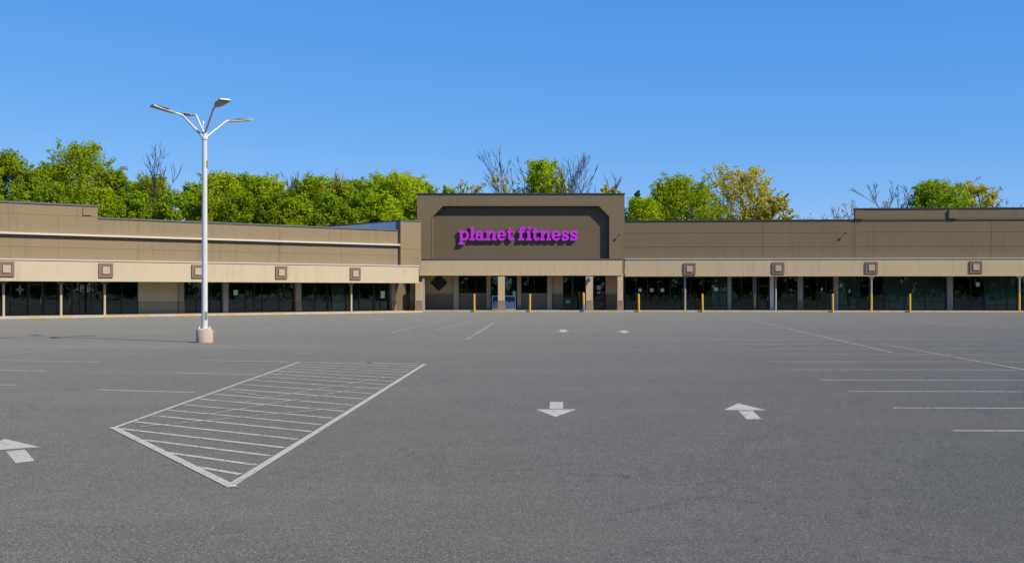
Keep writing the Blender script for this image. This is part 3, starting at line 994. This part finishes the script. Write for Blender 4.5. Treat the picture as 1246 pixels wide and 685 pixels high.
# ------------------------------------------------------------------ parking lot lamp
lx, ly = ground(249, 416.6)
lp = empty('street_lamp', (lx, ly, 0), 0, 'tall galvanised parking lot lamp with four arms on a round concrete base', 'street lamp')
cb = MB(); cb.lathe([(.305, -.05), (.30, .455), (.288, .47)], 0, 0, 32)
cb.build('concrete_base', M['concrete'], lp, smooth=True)
mpx = ly / F
zp = H + (HY - 161.5) * mpx
pm = MB(); pm.lathe([(.108, .50), (.104, 2.0), (.088, zp), (.05, zp + .03)], 0, 0, 24)
pole = pm.build('pole', M['steel'], lp, smooth=True)
MB().box(.07, .13, -.06, .02, zp - 1.25, zp - 1.02).build('junction_box', M['head'], pole)
MB().box(.04, .118, -.115, -.06, .85, 1.12).build('handhole_cover', M['head'], pole)
MB().box(-.19, .19, -.19, .19, .47, .5).build('base_plate', M['steel'], lp, bevel=.006)
for a, c in ((-1, -1), (1, -1), (1, 1), (-1, 1)):
    m2 = MB(); m2.lathe([(.028, .5), (.028, .535), (.014, .536), (.014, .6)], a * .15, c * .15, 6); m2.lathe([(.05, .5), (.05, .508)], a * .15, c * .15, 12)
    m2.build('bolt', M['white'], lp)
MB().lathe([(.112, zp - .26), (.112, zp - .18), (.095, zp - .17), (.095, zp + .02)], 0, 0, 24).build('collar', M['steel'], lp, smooth=True)
MB().lathe([(.02, zp + .02), (.02, zp + .28), (.045, zp + .3), (.045, zp + .4), (.02, zp + .42)], -.06, 0, 10).build('photocell', M['white'], lp, smooth=True)
def lamp_arm(ax, ay, zj, tilt, ln=.5, z0=0):
    """one arm: a steep strut from the pole top, then a short level neck that holds the lamp head"""
    rr = math.hypot(ax, ay); hx, hy = ax / rr, ay / rr
    j = (ax, ay, zj)
    st = math.sin(tilt); ct = math.cos(tilt)
    k = (ax + hx * ln * ct, ay + hy * ln * ct, zj + ln * st)
    am = MB(); am.tube([(hx * .05, hy * .05, zp - .04 + z0), j], [.045, .038], 10)
    am.tube([(j[0] - hx * .03, j[1] - hy * .03, j[2] - .01), k], [.037, .035], 10)
    arm = am.build('arm', M['steel'], lp, smooth=True)
    hm = MB()
    prof = [(0, -.03), (.24, -.04), (.82, -.035), (.88, -.015), (.87, .03), (.34, .045), (.22, .04), (0, .035)]
    W = [.07, .15, .20, .19, .19, .17, .10, .07]
    vs = []
    for sgn_ in (-1, 1):
        for (q, r), wv in zip(prof, W): vs.append((q, sgn_ * wv, r))
    nn = len(prof)
    fs = [tuple(range(nn)), tuple(range(2 * nn - 1, nn - 1, -1))] + [(i, (i + 1) % nn, (i + 1) % nn + nn, i + nn)[::-1] for i in range(nn)]
    hm.add(vs, fs)
    for f_ in range(5): hm.box(.34 + f_ * .09, .37 + f_ * .09, -.12, .12, .04, .062)
    hd = hm.build('lamp_head', M['head'], arm)
    bpy.context.view_layer.update()
    hd.location = (k[0] - hx * .06, k[1] - hy * .06, k[2] - .01)
    hd.rotation_euler = (0, -tilt, math.atan2(hy, hx))
    ln_ = MB().box(.36, .76, -.12, .12, -.048, -.036).build('lens', M['lens'], arm)
    ln_.location = hd.location; ln_.rotation_euler = hd.rotation_euler
DX, DY = 22.45 * mpx, 16.9 * mpx
lamp_arm(DX, DY, 8.115, R(8), .17, -.14)
lamp_arm(DY, -DX, 8.40, R(9), .26, .02)
lamp_arm(-DX, -DY, 8.18, R(12), .32, -.14)
lamp_arm(-DY, DX, 8.36, R(8), .42, .02)

# ------------------------------------------------------------------ road markings
def G(pts): return [ground(*p) for p in pts]
def strip(mb, a, b, wd, z=.004):
    a = np.array(a); b = np.array(b); d = b - a; n = np.array((-d[1], d[0])) / (np.linalg.norm(d) + 1e-9) * wd / 2
    mb.flat([tuple(a + n), tuple(b + n), tuple(b - n), tuple(a - n)], z)
arrows = [
    ('white arrow pointing away at the left edge, nearest the hatched box', [(5.8, 534), (48.5, 544), (-32, 549.5)], [(7, 549.2), (30.5, 547), (42.4, 560.8), (19.3, 563.4)]),
    ('white arrow pointing towards the viewer in the near middle of the lot', [(652.6, 498.2), (701.5, 498), (676, 507.4)], [(669.3, 488.8), (685.1, 488.8), (685.1, 497.3), (668.7, 497.5)]),
    ('white arrow pointing away to the right of the near middle arrow', [(897.9, 490.6), (932.8, 499.3), (880.7, 499)], [(898.5, 500.2), (916, 500.0), (926.4, 509.8), (908.6, 510.2)]),
    ('far white arrow pointing towards the viewer, left of its far neighbour', [(677, 402.9), (694, 402.9), (685.5, 404.4)], [(681.5, 401), (689, 401), (689.5, 402.7), (681, 402.7)]),
    ('far white arrow pointing away, right of its far neighbour', [(759, 401.8), (768, 403.9), (750, 403.6)], [(755.5, 404), (761.5, 404), (764.5, 405.3), (758.5, 405.3)]),
]
for lab, head, stem in arrows:
    mb = MB(); mb.flat(G(head), .004); mb.flat(G(stem), .004)
    tag(mb.build('road_arrow', M['white_paint']), lab, 'arrow marking', 'painted arrows on the lot')
# hatched box
hA, hB, hC, hD = ground(138.5, 520.5), ground(279, 591.5), ground(517, 442.8), ground(364.5, 440.3)
hb = empty('hatched_box', (hA[0], hA[1], 0), 0, 'large white hatched no-parking box painted across the near left asphalt', 'floor marking')
mb = MB(); strip(mb, hB, hC, .09); strip(mb, hA, hD, .065); strip(mb, (hA[0] - .03, hA[1] + .05), (hB[0] + .05, hB[1] - .06), .105, .0075)
o = mb.build('outline', M['white_paint']); o.parent = hb; o.location = (-hA[0], -hA[1], 0)
mb = MB()
random.seed(5)
d = 11.85
lerp = lambda a, b, t: (a[0] + (b[0] - a[0]) * t, a[1] + (b[1] - a[1]) * t)
ysr = [577, 565.7, 554.6, 544.6, 534.5, 525, 516.7, 508.7, 500.3, 493, 485.5, 479, 473, 468, 464, 460, 456.3, 453, 450, 447.2, 444.8]
for yy in ysr:
    dr = H * F / (yy - HY)
    t = (dr - hB[1]) / (hC[1] - hB[1]); pr = lerp(hB, hC, t)
    # runs from the right line back to the left line (or to the front line near the corner)
    slope = -.68
    xl = hA[0]
    for _ in range(4):
        dl = dr + slope * (xl - pr[0])
        tl = (dl - hA[1]) / (hD[1] - hA[1]); xl = hA[0] + (hD[0] - hA[0]) * tl
    pl = (xl, dl)
    if dl < hA[1]:
        # meet the front diagonal A-B
        best = None
        for q in np.linspace(0, 1, 400):
            p = lerp(hA, hB, q); e_ = abs(p[1] - (dr + slope * (p[0] - pr[0])))
            if best is None or e_ < best[0]: best = (e_, p)
        pl = best[1]
    if dl > hD[1]:
        pl = (pr[0] + (hD[1] - .3 - dr) / slope, hD[1] - .3)
    strip(mb, (pl[0] + .06, pl[1]), (pr[0] - .08, pr[1]), random.uniform(.07, .085))
strip(mb, ground(366, 440.6), ground(512, 442.4), .08)
o = mb.build('hatching', M['line_paint']); o.parent = hb; o.location = (-hA[0], -hA[1], 0)
mb = MB()
for p, q in (((170, 519.5), (420, 496)), ((270, 474.5), (330, 483.5)), ((255, 504), (440, 473)), ((300, 489), (470, 459))):
    strip(mb, ground(*p), ground(*q), .06, .008)
o = mb.build('faded_stripe', M['yellow_paint']); o.parent = hb; o.location = (-hA[0], -hA[1], 0)
# stall lines, right bay
mb = MB(); mf = MB()
lefts = [(1160, 524), (1087, 496.3), (1033, 476.2), (1000, 462.3), (962, 449.8), (935, 440), (913, 431), (895, 424.5), (880, 418.7), (867, 413.4), (856, 409), (846, 405), (838, 401.6), (830, 398.6)]
for i, (px, py) in enumerate(lefts):
    a = ground(px, py)
    mid = 12.0 + .068 * (a[1] - 27)
    b2 = (mid, a[1] - .018 * (mid - a[0]))
    (strip(mb, a, b2, .085) if i < 6 else strip(mf, a, b2, .10))
    strip(mb if i < 4 else mf, (mid + .1, b2[1] + .02), (mid + 5.6, b2[1] - .11), .085)
for k in range(10):
    dd = 57 + k * 3.05
    strip(mf, (8.2 + .06 * (dd - 50), dd), (19.5, dd - .2), .1)
    strip(mf, (23 + .06 * (dd - 50), dd - .1), (34, dd - .3), .1)
for k in range(17):
    dd = 26 + k * 3.05
    strip(mf, (18.6 + .05 * (dd - 26) + 3, dd), (18.6 + .05 * (dd - 26) + 8.2, dd - .1), .09)
# left bays
for p, q in (((119, 474.2), (236, 477.4)), ((215, 453.6), (325, 456.2)), ((249, 438.5), (350, 440)), ((0, 438.4), (122, 440.4)), ((0, 450.2), (56, 451.7)), ((-60, 467), (20, 468.5))):
    strip(mb, ground(*p), ground(*q), .085)
for p, q in (((58, 422), (200, 424)), ((45, 415), (190, 416.8)), ((70, 409), (200, 410.5)), ((-20, 427.6), (165, 430)), ((110, 404.8), (215, 406)), ((280, 428.5), (380, 429.8)),
             ((290, 420), (385, 421)), ((300, 413), (390, 413.8)), ((310, 407.4), (395, 408))):
    strip(mf, ground(*p), ground(*q), .085)
tag(mb.build('stall_lines', M['line_paint']), kind='structure')
tag(mf.build('faded_stall_lines', M['old_paint']), kind='structure')
mb = MB()
for p, q in (((1070, 418), (1260, 452.6)), ((905, 387.6), (1085, 429)), ((0, 432.4), (182, 416)), ((601, 393), (568, 413)), ((575, 391), (528, 402)), ((184, 416), (330, 403))):
    strip(mb, ground(*p), ground(*q), .10, .0085)
tag(mb.build('yellow_guide_lines', M['yellow_paint']), kind='structure')
mb = MB()
for p, q in (((475, 405.8), (540, 389.6)), ((475, 406), (568, 413)), ((300, 403), (365, 393)), ((410, 400), (462, 392.6)), ((1070, 391), (1200, 398)), ((640, 391), (560, 390))):
    strip(mb, ground(*p), ground(*q), .09, .0125)
tag(mb.build('faint_guide_lines', M['old_paint']), kind='structure')


# ------------------------------------------------------------------ trees
def skeleton(rng, Ht, rad, zb, n, shape):
    """clump centres in an uneven crown volume, joined into limbs by nearest lower branch"""
    cs = []
    lob = [(rng.uniform(0, 6.28), rng.uniform(.75, 1.12)) for _ in range(5)]
    tries = 0
    while len(cs) < n and tries < n * 60:
        tries += 1
        t = rng.random() ** .85
        z = zb + (Ht - zb) * t
        if shape == 'round': prof = math.sqrt(max(0, 1 - (2 * t - .9) ** 2 / 1.25))
        elif shape == 'tall': prof = math.sin(math.pi * min(1, (t * .88 + .1))) ** .6
        else: prof = (.35 + .9 * t) * math.sqrt(max(0, 1 - max(0, (t - .55) / .47) ** 2))
        a = rng.uniform(0, 6.283)
        k = 1
        for la, lk in lob:
            dlt = (a - la + math.pi) % 6.283 - math.pi
            k += (lk - 1) * math.exp(-dlt * dlt * 2)
        r = rad * prof * k * (rng.random() ** .45)
        p = np.array((r * math.cos(a), r * math.sin(a), z))
        if all(np.linalg.norm((p - q) * (1, 1, .9)) > rad * .20 for q in cs[-60:]): cs.append(p)
    return cs


def limbs(mb, cs, Ht, zb, rng, r0, bend=.04):
    trunk_top = zb + (Ht - zb) * .5
    nodes = []; par = []; kids = []
    seg = 9
    off = np.zeros(2)
    for i in range(seg + 1):
        if i: off = off + np.array((rng.uniform(-1, 1), rng.uniform(-1, 1))) * bend * trunk_top / seg * 2
        nodes.append(np.array((off[0], off[1], trunk_top * i / seg))); par.append(i - 1)
    order = sorted(range(len(cs)), key=lambda i: np.hypot(cs[i][0], cs[i][1]) + .35 * abs(cs[i][2] - trunk_top))
    for i in order:
        c = cs[i]
        best, bd = None, 1e9
        for k, q in enumerate(nodes):
            if k < 3: continue
            dv = c - q
            cost = np.linalg.norm(dv) + max(0, q[2] - c[2] + .25 * np.hypot(dv[0], dv[1])) * 1.6
            if cost < bd: best, bd = k, cost
        q = nodes[best]
        mid = q + (c - q) * .5 + np.array((rng.uniform(-.1, .1), rng.uniform(-.1, .1), rng.uniform(-.02, .12))) * np.linalg.norm(c - q)
        nodes.append(mid); par.append(best)
        nodes.append(c); par.append(len(nodes) - 2)
    cnt = [0.0] * len(nodes)
    has = [False] * len(nodes)
    for k in range(len(nodes) - 1, -1, -1):
        if not has[k]: cnt[k] = 1.0
        p = par[k]
        if p >= 0: cnt[p] += cnt[k]; has[p] = True
    tot = cnt[0]
    rad_ = [max(.03, r0 * (c / tot) ** .48) for c in cnt]
    for k in range(len(nodes)):
        p = par[k]
        if p < 0: continue
        mb.tube([nodes[p], nodes[k]], [min(rad_[p], rad_[k] * 1.35), rad_[k]], 6 if rad_[k] > .1 else 4)
    return nodes


def leaves(rng_np, cs, rc, per, size):
    n = len(cs) * per
    C = np.repeat(np.array(cs), per, 0)
    u = rng_np.normal(size=(n, 3)); u /= np.linalg.norm(u, axis=1)[:, None]
    rr = rc * np.repeat(rng_np.uniform(.65, 1.25, len(cs)), per)
    P_ = C + u * (rr * rng_np.random(n) ** .42)[:, None] * np.array((1, 1, .78))
    nrm = u * .7 + rng_np.normal(size=(n, 3)) * .6 + np.array((0, 0, .35)); nrm /= np.linalg.norm(nrm, axis=1)[:, None]
    t = np.cross(nrm, rng_np.normal(size=(n, 3))); t /= np.linalg.norm(t, axis=1)[:, None] + 1e-9
    b = np.cross(nrm, t)
    s = size * rng_np.uniform(.6, 1.3, n)[:, None]
    V = np.empty((n, 4, 3))
    V[:, 0] = P_ - t * s * .6; V[:, 1] = P_ + b * s * .33 + nrm * s * .1; V[:, 2] = P_ + t * s * .6; V[:, 3] = P_ - b * s * .33 + nrm * s * .1
    return V.reshape(-1, 3)


def leaf_mesh(V, m):
    n = len(V) // 4
    me = bpy.data.meshes.new('crown')
    me.vertices.add(len(V)); me.vertices.foreach_set('co', V.astype(np.float32).ravel())
    me.loops.add(n * 4); me.loops.foreach_set('vertex_index', np.arange(n * 4, dtype=np.int32))
    me.polygons.add(n); me.polygons.foreach_set('loop_start', np.arange(0, n * 4, 4, dtype=np.int32))
    me.update(calc_edges=True)
    me.materials.append(m)
    return me


def leafy_tree(name, x, y, Ht, rad, label, leaf='lf_green', shape='round', zb=.22, n=70, per=150, size=.42, rc=.2, seed=0, group=None, bark='bark'):
    rng = random.Random(seed); rnp = np.random.default_rng(seed)
    e = empty(name, (x, y, -.02), 0, label, 'tree', group)
    zb_ = Ht * zb
    cs = skeleton(rng, Ht * .95, rad * .88, zb_, n, shape)
    mb = MB(); limbs(mb, cs, Ht, zb_, rng, Ht * .018)
    tips = []
    for c in cs:
        if c[2] > Ht * .45 and rng.random() < .75:
            o_ = np.array((c[0], c[1], 0.0)); o_ = o_ / (np.linalg.norm(o_) + 1e-6)
            dv = o_ * rng.uniform(.1, .9) + np.array((rng.uniform(-.3, .3), rng.uniform(-.3, .3), rng.uniform(.6, 1.1)))
            t_ = c + dv / np.linalg.norm(dv) * rad * rng.uniform(.26, .46)
            if t_[2] > Ht * .99: t_[2] = Ht * rng.uniform(.93, .99)
            mb.tube([c, (c + t_) / 2 + np.array((0, 0, .1)), t_], [.05, .04, .025], 4)
            tips += [t_, c * .35 + t_ * .65]
    mb.build('trunk', M[bark], e)
    V = leaves(rnp, cs, rad * rc, per, size)
    if tips: V = np.concatenate((V, leaves(rnp, tips, min(.5, rad * .13), max(14, per // 9), size)))
    link(bpy.data.objects.new('crown', leaf_mesh(V, M[leaf])), e)
    return e


def bare_tree(name, x, y, Ht, spread, label, seed=0, buds=None, lv=5, group=None):
    rng = random.Random(seed); rnp = np.random.default_rng(seed)
    e = empty(name, (x, y, -.02), 0, label, 'tree', group)
    mb = MB(); tips = []
    def grow(p, d, ln, r, lev):
        pts, rs = [p], [r]
        k = 4
        for i in range(k):
            d = d + np.array((rng.uniform(-1, 1), rng.uniform(-1, 1), rng.uniform(-.3, .9))) * .15
            d /= np.linalg.norm(d)
            p = p + d * ln / k
            pts.append(p); rs.append(r * (1 - .45 * (i + 1) / k))
        mb.tube(pts, rs, 6 if lev < 2 else 4)
        if lev >= lv:
            tips.append(p); return
        nb = rng.choice((3, 3, 4)) if lev < 3 else rng.choice((2, 3, 3))
        for i in range(nb):
            ax = np.array((rng.gauss(0, 1), rng.gauss(0, 1), rng.gauss(0, .3)))
            nd = d + ax / np.linalg.norm(ax) * spread * rng.uniform(.7, 1.3)
            nd[2] = max(nd[2], .12); nd /= np.linalg.norm(nd)
            q = pts[-1] if i < 1 else pts[rng.choice((1, 2, 3, 4))]
            grow(q, nd, ln * rng.uniform(.52, .74), max(.034, rs[-1] * rng.uniform(.62, .8)), lev + 1)
    grow(np.array((0, 0, 0.)), np.array((rng.uniform(-.05, .05), rng.uniform(-.05, .05), 1.)), Ht * .45, Ht * .013, 0)
    V = np.array(mb.v); k = Ht / V[:, 2].max()
    mb.v = [tuple(q * np.array((k, k, k))) for q in V]
    mb.build('trunk', M['bark_d'], e)
    if buds:
        link(bpy.data.objects.new('crown', leaf_mesh(leaves(rnp, [t * k for t in tips], .45, buds, .30), M['lf_yel'])), e)
    return e


def at(px, top, d):
    return (px - CX) / F * d, d, H + (HY - top) / F * d

LIST = [
    # px, top, half width px, distance, leaf, shape, label
    (-45, 176, 42, 150, 'lf_green', 'round', 'green tree cut off by the left edge of the picture'),
    (10, 180, 28, 150, 'lf_green', 'round', 'bright green tree at the far left above the high parapet'),
    (42, 201, 24, 142, 'lf_mid', 'tall', 'low mid-green tree between the left edge and the tallest round tree'),
    (100, 170, 44, 152, 'lf_green', 'round', 'tallest round spring-green tree behind the left wing'),
    (138, 203, 27, 144, 'lf_mid', 'round', 'lower green tree on the right shoulder of the tallest round tree'),
    (188, 212, 27, 150, 'lf_green', 'round', 'small round green tree just left of the tall bare tree'),
    (234, 220, 20, 146, 'lf_mid', 'tall', 'narrow green tree directly behind the lamp pole'),
    (268, 207, 30, 150, 'lf_green', 'round', 'broad bright green tree just right of the lamp pole'),
    (312, 209, 28, 154, 'lf_green', 'tall', 'yellowish green tree below the right lamp arm'),
    (345, 228, 22, 146, 'lf_mid', 'round', 'low green tree beneath the small forked bare tree'),
    (378, 210, 27, 150, 'lf_green', 'round', 'round bright green tree right of the forked bare tree'),
    (418, 222, 26, 148, 'lf_mid', 'round', 'dull green tree in the middle of the left belt with twigs above it'),
    (452, 221, 24, 156, 'lf_mid', 'tall', 'olive green tree left of the last high green crown'),
    (488, 206, 34, 150, 'lf_green', 'round', 'high green crown nearest the left side of the entrance block'),
    (519, 222, 18, 160, 'lf_green', 'round', 'thin yellowish tree touching the left edge of the entrance block'),
    (660, 191, 31, 160, 'lf_green', 'round', 'green tree standing above the roof of the entrance block'),
    (738, 222, 16, 158, 'lf_yel', 'vase', 'sparse yellow tree above the right corner of the entrance block'),
    (786, 240, 34, 148, 'lf_green', 'round', 'low green tree right beside the entrance block'),
    (828, 212, 44, 152, 'lf_green', 'round', 'broad round green tree above the right wing, next to the yellow one'),
    (905, 199, 42, 156, 'lf_yel', 'vase', 'tall fan-shaped yellow tree with visible limbs above the right wing'),
    (944, 234, 20, 152, 'lf_yel', 'vase', 'small sparse yellow tree right of the tall fan-shaped one'),
    (1140, 220, 44, 150, 'lf_mid', 'round', 'round green tree above the stepped parapet at right'),
    (1190, 221, 34, 156, 'lf_yel', 'vase', 'thin yellow tree right of the round green one at far right'),
    (66, 196, 26, 158, 'lf_mid', 'round', 'green tree half hidden behind the left side of the tallest round tree'),
    (163, 218, 24, 158, 'lf_green', 'round', 'pale green tree in the dip right of the tallest round tree'),
    (290, 210, 30, 162, 'lf_mid', 'round', 'green tree behind the two crowns just right of the lamp pole'),
    (330, 213, 28, 160, 'lf_green', 'round', 'pale green tree behind the small forked bare tree'),
    (398, 213, 28, 162, 'lf_green', 'round', 'green tree behind the gap right of the round bright green tree'),
    (436, 214, 30, 164, 'lf_green', 'round', 'pale green tree behind the two twiggy bare trees of the left belt'),
    (468, 210, 28, 163, 'lf_green', 'round', 'green tree behind the left side of the last high crown'),
    (503, 211, 24, 158, 'lf_green', 'round', 'green tree on the right shoulder of the last high crown'),
    (776, 228, 10, 158, 'lf_dark', 'round', 'small dark green tree peeping out left of the broad round one'),
]
for i, (px, top, hw, d, lf, shp, lab) in enumerate(LIST):
    x, y, Ht = at(px, top, d)
    rad = hw / F * d * (1.32 if px < 560 else 1.2)
    sparse = lf == 'lf_yel'
    leafy_tree('broadleaf_tree', x, y, Ht, rad, lab, lf, shp, zb=.18 if not sparse else .3,
               n=int((95 if not sparse else 80) * min(1.6, max(.7, rad / 3.2))), per=210 if not sparse else 80, size=.27 if not sparse else .27,
               rc=.26 if not sparse else .18, seed=40 + i, group='trees behind the stores')
# understorey that closes the belt behind the left wing
US = [(-20, 226, 26), (28, 232, 24), (68, 226, 26), (126, 232, 26), (168, 233, 24), (212, 236, 22), (250, 234, 22), (292, 234, 26), (332, 240, 22),
      (362, 238, 20), (400, 238, 24), (436, 236, 24), (470, 238, 22), (506, 240, 20), (545, 228, 14)]
ulab = ['leftmost low thicket tree below the far left crowns', 'low thicket tree under the mid-green tree at left', 'low thicket tree left below the tallest round tree',
        'low thicket tree right below the tallest round tree', 'low thicket tree in the gap above the parapet step', 'low thicket tree at the foot of the tall bare tree',
        'low thicket tree just right of the lamp pole', 'low thicket tree under the yellowish green tree', 'low thicket tree under the small forked bare tree',
        'low thicket tree right of the forked bare tree', 'low thicket tree below the round bright green tree', 'low thicket tree under the dull green tree with twigs',
        'low thicket tree above the tip of the blue metal return', 'low thicket tree above the blue metal return', 'wispy treetop just above the left roof of the entrance block']
for i, ((px, top, hw), lab) in enumerate(zip(US, ulab)):
    x, y, Ht = at(px, top - 4, 138 if px < 540 else 160)
    rad = hw / F * 138 * 1.4
    leafy_tree('thicket_tree', x, y, Ht, rad, lab, 'lf_mid' if i % 3 else 'lf_green', 'tall', zb=.12, n=90, per=190, size=.27, rc=.30, seed=120 + i, group='low trees behind the stores')
BARE = [(211, 174, 146, .36, None, 'tall dark bare tree left of the lamp pole'),
        (354, 202, 150, .40, None, 'small forked bare tree in the left green belt'),
        (428, 210, 149, .45, 3, 'twiggy tree with few buds rising from the dull green crowns'),
        (440, 206, 158, .40, None, 'grey bare tree close to the last high green crown'),
        (622, 174, 158, .42, None, 'tallest bare tree above the entrance block roof'),
        (607, 208, 152, .42, 4, 'small budding tree left of the tallest bare tree above the roof'),
        (697, 186, 158, .36, None, 'narrow bare tree right of the green tree above the entrance roof'),
        (716, 187, 155, .42, None, 'leaning bare tree above the right half of the entrance roof'),
        (803, 209, 160, .45, None, 'bare twigs rising behind the broad round green tree'),
        (951, 226, 154, .5, 3, 'bare budding tree at the right end of the yellow trees'),
        (1090, 217, 150, .5, None, 'dark bare tree left of the round green tree at right'),
        (1048, 243, 150, .5, 2, 'short bare tree at the step of the right parapet'),
        (1241, 240, 150, .5, None, 'bare treetop at the right edge of the picture'),
        (1006, 250, 155, .5, 1, 'faint bare treetop above the low parapet left of the step'),
        (1165, 218, 158, .5, 4, 'forked budding tree between the green and the thin yellow tree'),
        (564, 226, 160, .45, 3, 'wispy bare treetop above the left half of the entrance roof'),
        (592, 216, 160, .45, 5, 'wispy yellow-budded treetop left of the bare trees above the entrance roof')]
for i, (px, top, d, spd, buds, lab) in enumerate(BARE):
    x, y, Ht = at(px, top, d)
    bare_tree('bare_tree', x, y, Ht, spd, lab, 300 + i, buds, group='bare trees behind the stores')
# row of trees over the road behind the viewer; it shows only as dark reflections in the shop glass
pro = leafy_tree('roadside_tree', -60, -48, 13, 6.5, 'broad green tree across the road, seen only as a reflection in the shop glass', 'lf_mid', 'round', zb=.06, n=70, per=60, size=.7, rc=.3, seed=900, group='trees across the road')
random.seed(9)
spots = [(-88 + k * 8.2 + random.uniform(-2, 2), -50 + random.uniform(-6, 6)) for k in range(1, 22)]
spots += [(128 + random.uniform(-7, 7), -44 + k * 6.4 + random.uniform(-2, 2)) for k in range(25)]
for x, y in spots:
    c = copy_tree(pro); c.location = (x, y, -.02)
    c.rotation_euler = (0, 0, random.uniform(0, 6)); s = random.uniform(1.05, 1.5); c.scale = (s, s, s)
pro.location.x = -88

# more of the same belt beyond both ends of the stores, outside the frame
far = leafy_tree('belt_tree', -88, 128, 17, 6.5, 'green tree of the belt beyond the ends of the stores, outside the picture', 'lf_mid', 'round', zb=.1, n=90, per=110, size=.4, rc=.28, seed=950, group='trees beyond the ends of the stores')
random.seed(12)
for x, y in [(-100 - k * 9, 126 - k * 9) for k in range(5)] + [(76 + k * 9.5, 146 - k * 6) for k in range(9)]:
    c = copy_tree(far); c.location = (x + random.uniform(-2, 2), y + random.uniform(-3, 3), -.02)
    c.rotation_euler = (0, 0, random.uniform(0, 6)); k_ = random.uniform(.75, 1.1); c.scale = (k_, k_, k_)
